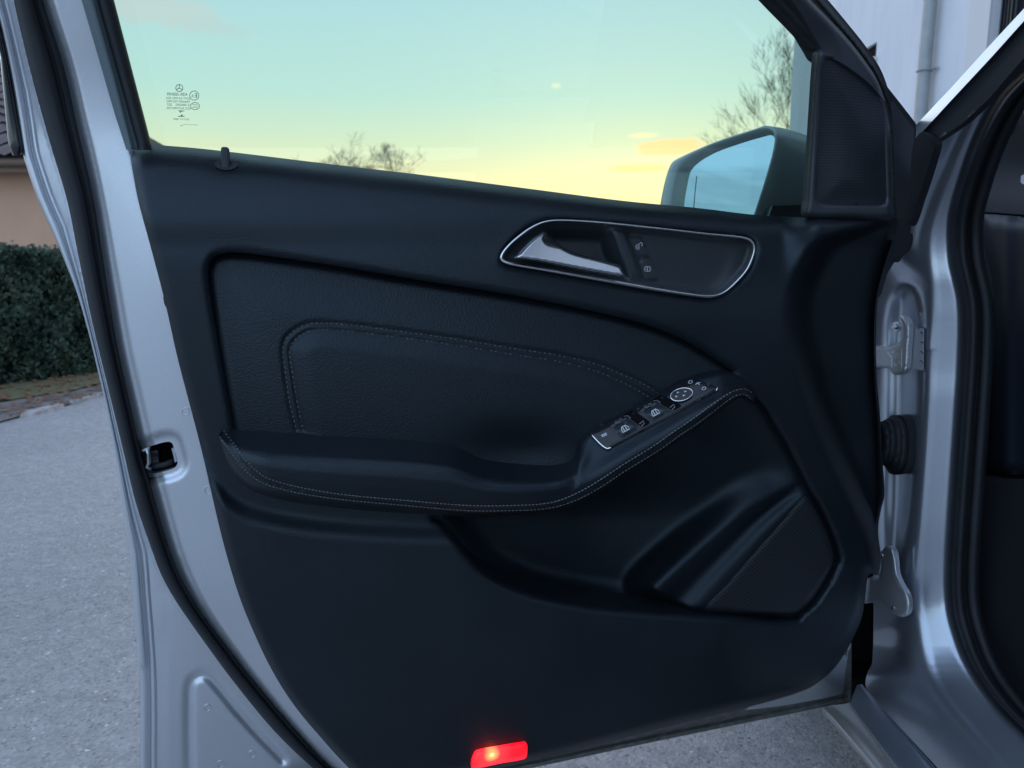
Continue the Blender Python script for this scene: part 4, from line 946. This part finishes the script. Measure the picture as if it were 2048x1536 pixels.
# ---- map pocket and speaker
rdg1 = spline([(1290, 1170), (1303, 1155), (1370, 1096), (1440, 1040), (1480, 1008), (1515, 990), (1560, 976), (1600, 970)], 6)
rdg2 = spline([(1386, 1229), (1440, 1166), (1500, 1098), (1560, 1030), (1602, 981)], 6)
r1y = yof([(1200, 1250), (1303, 1155), (1370, 1096), (1440, 1040), (1480, 1008), (1515, 990), (1560, 976), (1600, 970), (1640, 965)])
bulge_poly = np.vstack([rdg1, [(1615, 972), (1680, 1120), (1597, 1236), (1390, 1232), (1310, 1190)]])
def pocket_h(P):
    return sum(pocket_h0(P + np.array([o_])) for o_ in ((0, 0), (9, 0), (-9, 0), (0, 9), (0, -9), (6, 6), (-6, 6), (6, -6), (-6, -6))) / 9
def pocket_h0(P):
    x, y = P[:, 0], P[:, 1]; dl, dr = dist(P, pk_low), dist(P, pk_right); d1, d2 = dist(P, rdg1), dist(P, rdg2); ib = inside(P, bulge_poly)
    s = np.where(ib, d1, -d1); bl_ = sm(-52, 26, s); right2 = (x - np.interp(y, rdg2[::-1, 1], rdg2[::-1, 0])) > 0
    base = -(.046 + .028 * sm(0, 60, dl)) * sm(1620, 1150, x) * sm(840, 1040, y) - .014 * sm(0, 70, dr)
    f = np.where(right2, 1.0, d1 / (d1 + d2 + 1e-6)) * ib
    up = -.003 - .012 * sm(.22, .60, f) + .014 * sm(.60, .98, f)
    return base * (1 - bl_) + up * bl_ - .006 * (1 - bl_) - .014 * q2(dr, 14) - .022 * q2(dl, 14) * ib
mp_ = patch('map_pocket', pocket_o, pocket_h, 5.5, 'lower_plastic', DOOR, skirt=.02, bstep=6)
gp = spline([(1408, 1224), (1452, 1172), (1512, 1103), (1572, 1035), (1612, 990), (1620, 1004), (1640, 1036), (1657, 1076), (1667, 1108), (1666, 1124), (1650, 1158), (1622, 1202), (1602, 1220), (1586, 1225), (1500, 1226)], 4, True)
patch('speaker_grille', gp, lambda P: pocket_h(P) + .0006 + .0016 * sm(0, 8, dist(P, gp, True)), 5, 'speaker_mesh', DOOR, skirt=.008, bstep=5)

# ---- latch, lamp
lt = patch('door_latch', latch_hole, lambda P: shell_h(P) - .026, 5, 'deep_black', DOOR, skirt=-.024, bstep=4)
lh = lambda P: np.full(len(P), shell_h(np.array([[320., 915.]]))[0] - .012)
patch('latch_claw', np.array([(300, 902), (316, 900), (318, 930), (308, 938), (300, 925)], float), lambda P: lh(P) + .002*np.cos(P[:, 1]/3), 3, 'black_rubber', lt, skirt=.008)
tube(door(np.array([293., 297, 298, 294, 302]), np.array([898., 908, 925, 934, 938]), np.full(5, lh(np.zeros((1, 2)))[0] + .006)), .0022, 'bolt_steel', 'latch_spring', lt, 8)
tube(door(np.array([284., 292, 300]), np.array([902., 899, 898]), np.full(3, lh(np.zeros((1, 2)))[0] + .004)), .0022, 'bolt_steel', 'latch_pin', lt, 8)
patch('latch_plate', np.array([(343, 897), (348, 896), (354, 922), (350, 926)], float), lambda P: lh(P) + .004, 4, 'sticker', lt, skirt=.004)
tube(door(np.array([305., 330, 350]), np.array([933., 929, 921]), np.full(3, lh(np.zeros((1, 2)))[0])), .0035, 'black_rubber', 'latch_bar', lt, 8)
lens = spline([(948, 1512), (954, 1504), (1000, 1495), (1046, 1487), (1053, 1487), (1055, 1494), (1053, 1514), (1046, 1519), (1000, 1527), (948, 1538), (943, 1536), (944, 1524)], 4, True)
LM = patch('door_lamp', lens, lambda P: trim_h(P) + .004 + .004 * sm(0, 7, dist(P, lens, True)), 3, 'red_lens', DOOR, skirt=.014, bstep=3)
pb = door(np.array([984.]), np.array([1510.]), trim_h(np.array([[984., 1510.]])) + .008)[0]; BULB.inputs[0].default_value = float(pb @ DU); BULB.inputs[1].default_value = float(pb[2])
bc = circle(984, 1510, 1.8, 3.0, 14, .2); patch('bulb', bc, lambda P: trim_h(P) + .0083 + .0012 * sm(0, 4, dist(P, bc, True)), 2, 'bulb_glow', LM, skirt=.002, bstep=2)

# ---- door mirror outside the glass
MN = np.array([-.74, -.67, .06]); MN /= np.linalg.norm(MN); MP = aty(np.array([1450.]), np.array([345.]), 1.22)[0]
rim = spline([(1322, 400), (1330, 362), (1342, 328), (1356, 317), (1430, 284), (1512, 257), (1532, 251), (1548, 256), (1556, 268), (1553, 300), (1536, 360), (1512, 432), (1496, 480), (1478, 498), (1400, 496), (1335, 482), (1320, 460), (1318, 430)], 6, True)
mgl = spline([(1361, 408), (1367, 370), (1377, 336), (1414, 308), (1470, 286), (1524, 270), (1537, 268), (1543, 276), (1540, 297), (1525, 358), (1505, 427), (1490, 466), (1475, 480), (1400, 478), (1366, 466), (1360, 440)], 6, True)
rim = resample(rim, 6, True); npt = len(rim)
def mp3(c, off): 
    c = np.asarray(c); return plane_pt(c[:, 0], c[:, 1], MP, MN) + MN * off
ctr = rim.mean(0)
def nearest(c):   # inner curve sampled towards the same direction as rim
    q = resample(c, .7, True); v = q - ctr; a = np.arctan2(v[:, 1], v[:, 0]); o_ = np.argsort(a); vr = rim - ctr; ar = np.arctan2(vr[:, 1], vr[:, 0])
    return np.stack([np.interp(ar, a[o_], q[o_, k], period=2*math.pi) for k in (0, 1)], -1)
inn = nearest(mgl); base3 = mp3(rim, 0); c3_ = base3.mean(0); in3 = mp3(inn, -.012)
mat('mirror_shell', (.46, .49, .51), .38, .45, coat=.3)
rings = [in3, mp3(rim * .35 + inn * .65, -.004), mp3(rim * .72 + inn * .28, .004), base3]
for s_, k_ in ((.02, 1.012), (.05, 1.0), (.085, .93), (.115, .78), (.13, .5), (.134, .08)):
    rings.append((base3 - c3_) * k_ + c3_ - MN * s_ + DU * s_ * .55)
MH = loft('door_mirror', rings, 'mirror_shell', DOOR, closed=True)
V3 = mp3(resample(mgl, 4, True), -.011); new_mesh('mirror_glass', np.vstack([V3, V3.mean(0)]), [(i, (i+1) % len(V3), len(V3)) for i in range(len(V3))], 'mirror_silver', MH, False)
ln_ = spline([(1378, 445), (1381, 400), (1386, 350)], 4); strokes_pts = mp3(ln_, -.0104); tube(strokes_pts, .0005, 'print_grey', 'mirror_line', MH, 4, up=MN)
a = aty(np.array([1538., 1545, 1640, 1640, 1535]), np.array([432., 411, 409, 450, 450]), np.array([1.10, 1.10, 1.12, 1.12, 1.10])); b = a + np.array([.03, .12, 0])
new_mesh('mirror_foot', np.vstack([a, b]), [(0, 1, 2, 3, 4), (9, 8, 7, 6, 5)] + [(i, (i+1) % 5, 5+(i+1) % 5, 5+i) for i in range(5)], 'frame_plastic', MH, False)

# ================================================================== THE CAR BODY
Ax = xof(sp([(281, 1869), (300, 1862), (365, 1838), (440, 1808), (470, 1785), (520, 1762), (600, 1735), (800, 1730), (1100, 1728), (1200, 1746), (1235, 1747), (1327, 1744), (1345, 1735), (1372, 1731), (1390, 1742), (1536, 1875), (1600, 1934)]))
Cx = xof(sp([(95, 2062), (184, 1980), (265, 1936), (350, 1899), (422, 1871), (469, 1859), (509, 1858), (569, 1866), (634, 1869), (738, 1861), (800, 1858), (917, 1848), (1034, 1839), (1125, 1832), (1200, 1832), (1241, 1838), (1345, 1860), (1411, 1899), (1465, 1944), (1536, 2004), (1600, 2060)]))
Dx = xof(sp([(80, 2115), (147, 2048), (200, 1999), (281, 1955), (366, 1924), (437, 1906), (512, 1906), (561, 1916), (598, 1924), (647, 1927), (738, 1924), (800, 1920), (930, 1911), (1060, 1902), (1138, 1898), (1200, 1899), (1250, 1908), (1330, 1938), (1405, 1989), (1465, 2048), (1536, 2122), (1600, 2190)]))
arch = spline([(1752, 1240), (1757, 1100), (1760, 950), (1763, 800), (1766, 660), (1774, 610), (1788, 580), (1806, 566), (1826, 572), (1840, 600), (1848, 660), (1848, 760), (1844, 900), (1832, 1050), (1822, 1150), (1810, 1240)], 6)
arch_poly = arch
def ratio(px, y): return (px - 1024) / F / (cp_ + (768 - y) / F * sp_)
def XC(y): return np.interp(y, _xy, _xs)
def XC0(y):
    y = np.asarray(y, float); xm = 1.052 * ratio(Cx(np.clip(y, 450, 1200)), np.clip(y, 450, 1200))
    return xm - .030 * np.clip((450 - y) / 300, 0, 1.4) - .03 * sm(1200, 1600, y) * 0
_xy = np.arange(-400, 1900, 4.0); _xs = XC0(_xy); _k = np.exp(-(np.arange(-30, 31) * 4 / 45.0) ** 2 / 2); _k /= _k.sum(); _xs = np.convolve(np.pad(_xs, 30, 'edge'), _k, 'valid')
def XD(y): return XC(y) + .00050 * np.minimum(Dx(y) - Cx(y), 75) + .0001 * np.maximum(Dx(y) - Cx(y) - 75, 0)
def XA(y): return np.maximum(XC(y) - (.00049 - .00037 * sm(470, 600, y)) * np.maximum(Cx(y) - Ax(y), 0), .40)
def lean(y): return XC(y) - .6065
def post_X(P):
    return sum(post_X0(P + np.array([[o_, 0.0]])) for o_ in (-9, -6, -3, 0, 3, 6, 9)) / 7
def post_X0(P):
    x, y = P[:, 0], P[:, 1]; a, c, d = Ax(y), Cx(y), Dx(y)
    xa, xc_, xd = XA(y), XC(y), XD(y)
    cm = np.maximum(a + 4, c - 14)
    xs = [a - 30, a, cm, c, c + (d - c)*.12, c + (d - c)*.85, d, d + 14]
    hs = [xa - .006, xa, xc_ - .004, xc_, xc_ + (xd - xc_)*.16, xc_ + (xd - xc_)*.86, xd + .003, xd + .020]
    out = hs[0].copy()
    for i in range(7):
        k = (x > xs[i]); q = np.clip((x - xs[i]) / np.maximum(xs[i+1] - xs[i], 1e-3), 0, 1)
        out = np.where(k, hs[i] + (hs[i+1] - hs[i]) * q, out)
    da = dist(P, arch); ia = inside(P, arch_poly)
    out += .018 * ia * sm(-4, 44, da) * sm(1240, 1000, y) - .0015 * np.exp(-(da / 12) ** 2) * (y < 700)
    out += .012 * sm(0, 60, y - 1240) * sm(1360, 1300, y) * sm(20, 60, c - x)
    return out
yb = np.linspace(281, 1598, 170)
post_o = np.vstack([np.stack([Ax(yb), yb], -1), np.stack([Dx(yb) + 12, yb], -1)[::-1], np.array([(1990, 232), (2045, 172), (2110, 100), (2090, 80), (2062, 96), (2020, 145), (1979, 194), (1927, 243)], float)])
post = patch('hinge_pillar', post_o, post_X, 3.6, 'silver_paint', CAR, skirt=.02, surf=bodyx, bstep=6)
# windscreen pillar: bright edge, dark face
def pil_X(P): return .536 + XC(P[:, 1]) - .6065
patch('pillar_edge', np.array([(1832, 250), (1900, 178), (1980, 90), (2062, 2), (2120, -62), (2140, -40), (2075, 12), (2062, 26), (1985, 112), (1905, 198), (1846, 262), (1832, 280)], float), lambda P: .536 + XC(P[:, 1]) - .6065 + .022 * np.clip(dist(P, np.array([(1832, 280), (1846, 262), (1905, 198), (1985, 112), (2062, 26), (2140, -60)], float)) / 16, 0, 1.2), 4, 'silver_paint', CAR, skirt=0, surf=bodyx)
patch('windscreen_pillar', np.array([(1838, 270), (1848, 259), (1907, 194), (1987, 108), (2064, 22), (2140, -55), (2180, -20), (2064, 98), (2020, 148), (1979, 196), (1927, 245), (1869, 284)], float), lambda P: pil_X(P) + .006, 6, 'frame_plastic', CAR, skirt=.01, surf=bodyx)
patch('pillar_gasket', spline([(1826, 290), (1843, 264), (1866, 278), (1869, 290), (1848, 362), (1836, 398), (1818, 450), (1806, 450), (1818, 380)], 4, True), lambda P: .530 + lean(P[:, 1]), 5, 'black_rubber', CAR, skirt=.012, surf=bodyx)
e0 = bodyx(np.array([2085.]), np.array([10.]), pil_X(np.array([[2085., 10.]])))[0]; up_ = np.linspace(0, 1, 10)[:, None]
tube(e0 * (1 - up_) + np.array([.655, .46, 1.50]) * up_ + np.array([0, 0, .03]) * np.sin(up_ * math.pi), .034, 'frame_plastic', 'pillar_top', CAR, 10, up=(0, 0, 1))
# door opening seal and inner edge
yd = np.linspace(60, 1600, 200); dxx = Dx(yd)
cols = [(6, -.002), (10, -.010), (17, -.013), (24, -.009), (29, .002), (32, .012), (36, .006), (46, .006), (56, .014), (62, .045)]
loft('opening_seal', [bodyx(dxx + a, yd, XD(yd) + b) for a, b in cols], 'black_rubber', CAR)
# sill: step, ridges, kick edge
def line(p, q, n=40, ext=1.6): 
    t_ = np.linspace(0, ext, n)[:, None]; return np.array(p) * (1 - t_) + np.array(q) * t_
sill_lines = [((1642, 1420), (1744, 1542), .506), ((1651, 1414), (1753, 1536), .509), ((1662, 1411), (1764, 1536), .5108), ((1692, 1407), (1788, 1536), .5150), ((1699, 1405), (1795, 1536), .5172), ((1703, 1402), (1800, 1536), .5205), ((1706, 1390), (1812, 1536), .527), ((1714, 1370), (1855, 1536), .548), ((1724, 1368), (1866, 1536), .555), ((1727, 1376), (1868, 1538), .562), ((1731, 1376), (1873, 1538), .565)]
cv = []
for a, b, X in sill_lines:
    p = line(a, b); cv.append(bodyx(p[:, 0], p[:, 1], np.full(len(p), X)))
lowc = cv[0] + np.array([.03, .0, -.006])
loft('sill_tread', [lowc, cv[0], cv[1], cv[2], cv[3], cv[4]], 'silver_sill', CAR)
loft('sill_step', [cv[4], cv[5], cv[6], cv[7], cv[8], cv[9], cv[10]], 'silver_paint', CAR)
chip = bpy.data.materials.get('grimy_metal')
for (x, y, r_) in ((1707, 1461, 2.2), (1709, 1465, 1.2), (1722, 1485, 1.0), (1738, 1502, 1.0)):
    c = circle(x, y, r_, r_ * .8, 7); V = bodyx(c[:, 0], c[:, 1], np.interp(c[:, 0] - (1651 + (c[:, 1] - 1414) * .836), [0, 10, 48], [.509, .5108, .5172])) + np.array([0, -.0008, .0008]); new_mesh('paint_chip', V, [tuple(range(7))], 'deep_black', CAR, False)
box('dark_gap_backing', (.503, 1.232, .29), (.68, 1.238, .97), 'deep_black', CAR)  # black sheet added to keep the wing gap and hinge face dark

# hinges
def plate(name, pts, X, m, parent, skirt=.008, step=4, bev=.003): 
    pts = np.array(pts, float); return patch(name, pts, lambda P: X + bev * q2(dist(P, pts, True), 4), step, m, parent, skirt=skirt, surf=bodyx, bstep=3)
h1 = plate('upper_hinge', spline([(1740, 694), (1776, 693), (1792, 687), (1806, 678), (1807, 652), (1801, 638), (1795, 634), (1804, 631), (1814, 638), (1819, 652), (1816, 700), (1813, 738), (1806, 747), (1796, 750), (1786, 748), (1779, 738), (1760, 735), (1740, 734)], 3, True), .585, 'hinge_steel', CAR)
def bolt(px, py, X, r_, parent, name='bolt'):
    c = bodyx(np.array([px]), np.array([py]), np.array([X]))[0]; d = np.array([-.86, -.5, 0]); a_ = np.array([.5, -.86, 0]); b_ = np.array([0, 0, 1.0]); V = []; Fs = []
    for s_, rr, ns in ((0, 1.7, 12), (.003, 1.6, 12), (.003, 1.0, 12), (.009, .95, 12), (.010, .7, 12)):
        for k in range(12):
            th = 2*math.pi*k/12; hx = 1.0 if rr > 1.2 else (1.0 if k % 2 == 0 else .90); V.append(c + d*s_ + (a_*math.cos(th) + b_*math.sin(th))*r_*rr*hx)
    for i in range(4):
        for k in range(12): l = (k+1) % 12; Fs.append((i*12+k, i*12+l, (i+1)*12+l, (i+1)*12+k))
    Fs.append(tuple(48+k for k in range(12))); new_mesh(name, V, Fs, 'bolt_steel', parent, False)
bolt(1794, 653, .594, .0048, h1)
hx_ = lambda P: np.full(len(P), .5525)
for ln in ([(1775, 702), (1780, 698), (1803, 697), (1803, 737), (1783, 736), (1783, 714), (1776, 708), (1775, 702)], [(1782, 703), (1786, 701), (1787, 706), (1783, 707), (1782, 703)], [(1790, 704), (1796, 702)], [(1787, 714), (1799, 711), (1799, 716), (1788, 720)], [(1789, 725), (1799, 722), (1799, 731), (1789, 733), (1789, 725)]):
    P_ = resample(np.array(ln, float), 2.5); tube(bodyx(P_[:, 0], P_[:, 1], np.full(len(P_), .5848)), .0006, 'hinge_steel', 'cast_mark', h1, 5, up=(-1, -.4, 0))
stk = plate('paper_label', [(1825, 654), (1847, 657), (1846, 741), (1822, 737)], .598, 'sticker', CAR, skirt=.001, bev=0)
for k in range(4): P_ = np.array([(1841, 664 + k*19), (1846, 668 + k*19)], float); tube(bodyx(P_[:, 0], P_[:, 1], np.full(2, .597)), .0006, 'deep_black', 'label_print', stk, 4, up=(-1, -.4, 0))
h2 = plate('lower_hinge', spline([(1722, 1150), (1742, 1150), (1757, 1158), (1762, 1130), (1762, 1108), (1768, 1096), (1776, 1092), (1786, 1100), (1790, 1120), (1793, 1148), (1803, 1172), (1812, 1186), (1818, 1206), (1815, 1226), (1806, 1234), (1792, 1230), (1778, 1220), (1762, 1205), (1722, 1204)], 3, True), .585, 'hinge_steel', CAR)
bolt(1770, 1110, .592, .0046, h2); bolt(1793, 1214, .592, .0046, h2)
rb_ = spline([(1783, 1096), (1789, 1120), (1793, 1148), (1804, 1173), (1813, 1190), (1817, 1210), (1812, 1230)], 5); tube(bodyx(rb_[:, 0], rb_[:, 1], np.full(len(rb_), .583)), .0022, 'hinge_steel', 'hinge_rib', h2, 6, up=(-1, -.4, 0))
# bellows of the wiring loom
for i, (x, y, ax_, ay_, X) in enumerate(((1792, 890, 26, 60, .597), (1786, 888, 24, 54, .588), (1778, 886, 22, 48, .580), (1768, 884, 20, 42, .572), (1760, 884, 18, 38, .566))):
    c = circle(x, y, ax_, ay_, 30); c[:, 0] = x + ax_ * np.sign(np.cos(np.linspace(0, 2*math.pi, 30, endpoint=False))) * np.abs(np.cos(np.linspace(0, 2*math.pi, 30, endpoint=False)))**.6
    if i == 0: bt = patch('cable_bellows', c, const(X), 8, 'black_rubber', CAR, skirt=.02, surf=bodyx, bstep=4)
    else: patch('bellows_fold', c, lambda P, X=X, c=c: X + .004 * q2(dist(P, c, True), 7), 6, 'black_rubber', bt, skirt=.012, surf=bodyx, bstep=4)

# interior
dsh = [(1963, 430), (1975, 428), (2130, 440), (2200, 470), (2200, 955), (1974, 948), (1979, 900), (1983, 832), (1988, 700), (1990, 590), (1978, 530), (1962, 478), (1959, 455)]
patch('dashboard_end', np.array(dsh, float), lambda P: .715 + .02 * q2(dist(P, np.array(dsh, float), True), 26) - .006 * np.exp(-((P[:, 0] - 2012) / 14.0) ** 2), 9, 'dash_plastic', CAR, skirt=.1, surf=bodyx, bstep=8)
patch('dashboard_top', np.array([(1940, 360), (1990, 285), (2060, 200), (2300, 60), (2300, 470), (2130, 436), (1975, 424), (1945, 425)], float), lambda P: .74 + .02 * sm(430, 300, P[:, 1]) - .07 * sm(400, 100, P[:, 1]), 20, 'dash_plastic', CAR, skirt=.05, surf=bodyx, bstep=14)
patch('air_vent', np.array([(2042, 352), (2056, 344), (2056, 372), (2041, 366)], float), const(.70), 6, 'sticker', CAR, skirt=.01, surf=bodyx)
patch('kick_panel', np.array([(1948, 956), (2200, 962), (2200, 1620), (2085, 1480), (2010, 1395), (1966, 1320), (1944, 1209), (1938, 1058)], float), lambda P: .695 + .03 * sm(1950, 2060, P[:, 0]) + .06 * sm(2030, 2140, P[:, 0]), 12, 'carpet', CAR, skirt=.06, surf=bodyx, bstep=12)
rl = spline([(1999, 1508), (2003, 1496), (2016, 1484), (2034, 1474), (2050, 1474), (2120, 1500), (2120, 1570), (2050, 1555), (2020, 1545), (2004, 1524)], 4, True)
LV = patch('ribbed_lever', rl, lambda P: .655 + .008 * q2(dist(P, rl, True), 8), 4, 'frame_plastic', CAR, skirt=.02, surf=bodyx, bstep=4)
for k in range(5):
    P_ = np.array([(2014 + k*9, 1492 - k*3), (2052 + k*9, 1546 - k*4)], float); tube(bodyx(P_[:, 0], P_[:, 1], np.full(2, .6545)), .0018, 'black_rubber', 'grip_rib', LV, 5, up=(-1, -.4, 0))
box('sun_blocker', (.60, 1.40, .30), (.78, 1.44, 1.20), 'deep_black', CAR)  # unseen block added to stop sun reaching the dashboard end
box('footwell_wall', (.80, -.6, .28), (.82, 1.5, .72), 'carpet', CAR)
box('firewall', (.70, 1.48, .28), (1.95, 1.52, 1.0), 'carpet', CAR)
box('cabin_floor', (.70, -1.6, .26), (1.95, 1.5, .29), 'carpet', CAR)
box('far_side', (1.94, -1.6, .28), (1.99, 1.5, 1.02), 'headliner', CAR)
box('dashboard', (.76, 1.02, .62), (1.94, 1.5, 1.13), 'lower_plastic', CAR, .03)  # top raised so that it blocks the low sun
box('headlining', (.66, -1.6, 1.47), (1.93, .70, 1.50), 'headliner', CAR)
box('roof', (.62, -1.6, 1.503), (1.97, .74, 1.54), 'silver_paint', CAR, .015)
box('underbody', (.60, -1.6, .17), (2.0, 3.0, .255), 'deep_black', CAR)
ws = [(.76, 1.42, 1.15), (1.95, 1.42, 1.15), (1.93, .75, 1.50), (.74, .75, 1.50)]
o = new_mesh('windscreen', ws, [(0, 1, 2, 3)], 'tinted_glass', CAR, False); o.modifiers.new('thickness', 'SOLIDIFY').thickness = .004
# front wing and bonnet, hidden behind the door from here
fy = np.linspace(1.24, 2.75, 16)
def wing(y):
    s_ = (y - 1.24) / 1.5; zt = .98 - .14 * s_ ** 1.5; arch_z = .30 if abs(y - 2.0) > .36 else .33 + math.sqrt(.36 ** 2 - (y - 2.0) ** 2) * 1.0
    return [(.512 + .10*s_**3, y, arch_z), (.492 + .10*s_**3, y, max(arch_z + .06, .5)), (.495 + .11*s_**3, y, .80 - .05*s_), (.54 + .12*s_**3, y, zt - .05), (.68 + .12*s_**3, y, zt), (1.3, y, zt + .04)]
sec = [wing(y) for y in np.concatenate([fy, [1.63, 1.65, 2.35, 2.37]])]
sec = sorted(sec, key=lambda s_: s_[0][1]); loft('front_wing', sec, 'silver_paint', CAR)
a = np.linspace(0, 2*math.pi, 40, endpoint=False)
def wring(x, r_): return [(x, 2.0 + r_*math.cos(q), .315 + r_*math.sin(q)) for q in a]
wl = loft('front_wheel', [wring(.80, .2), wring(.80, .30), wring(.77, .314), wring(.64, .314), wring(.61, .30), wring(.605, .215), wring(.63, .205), wring(.64, .03)], 'tyre', CAR, closed=True)
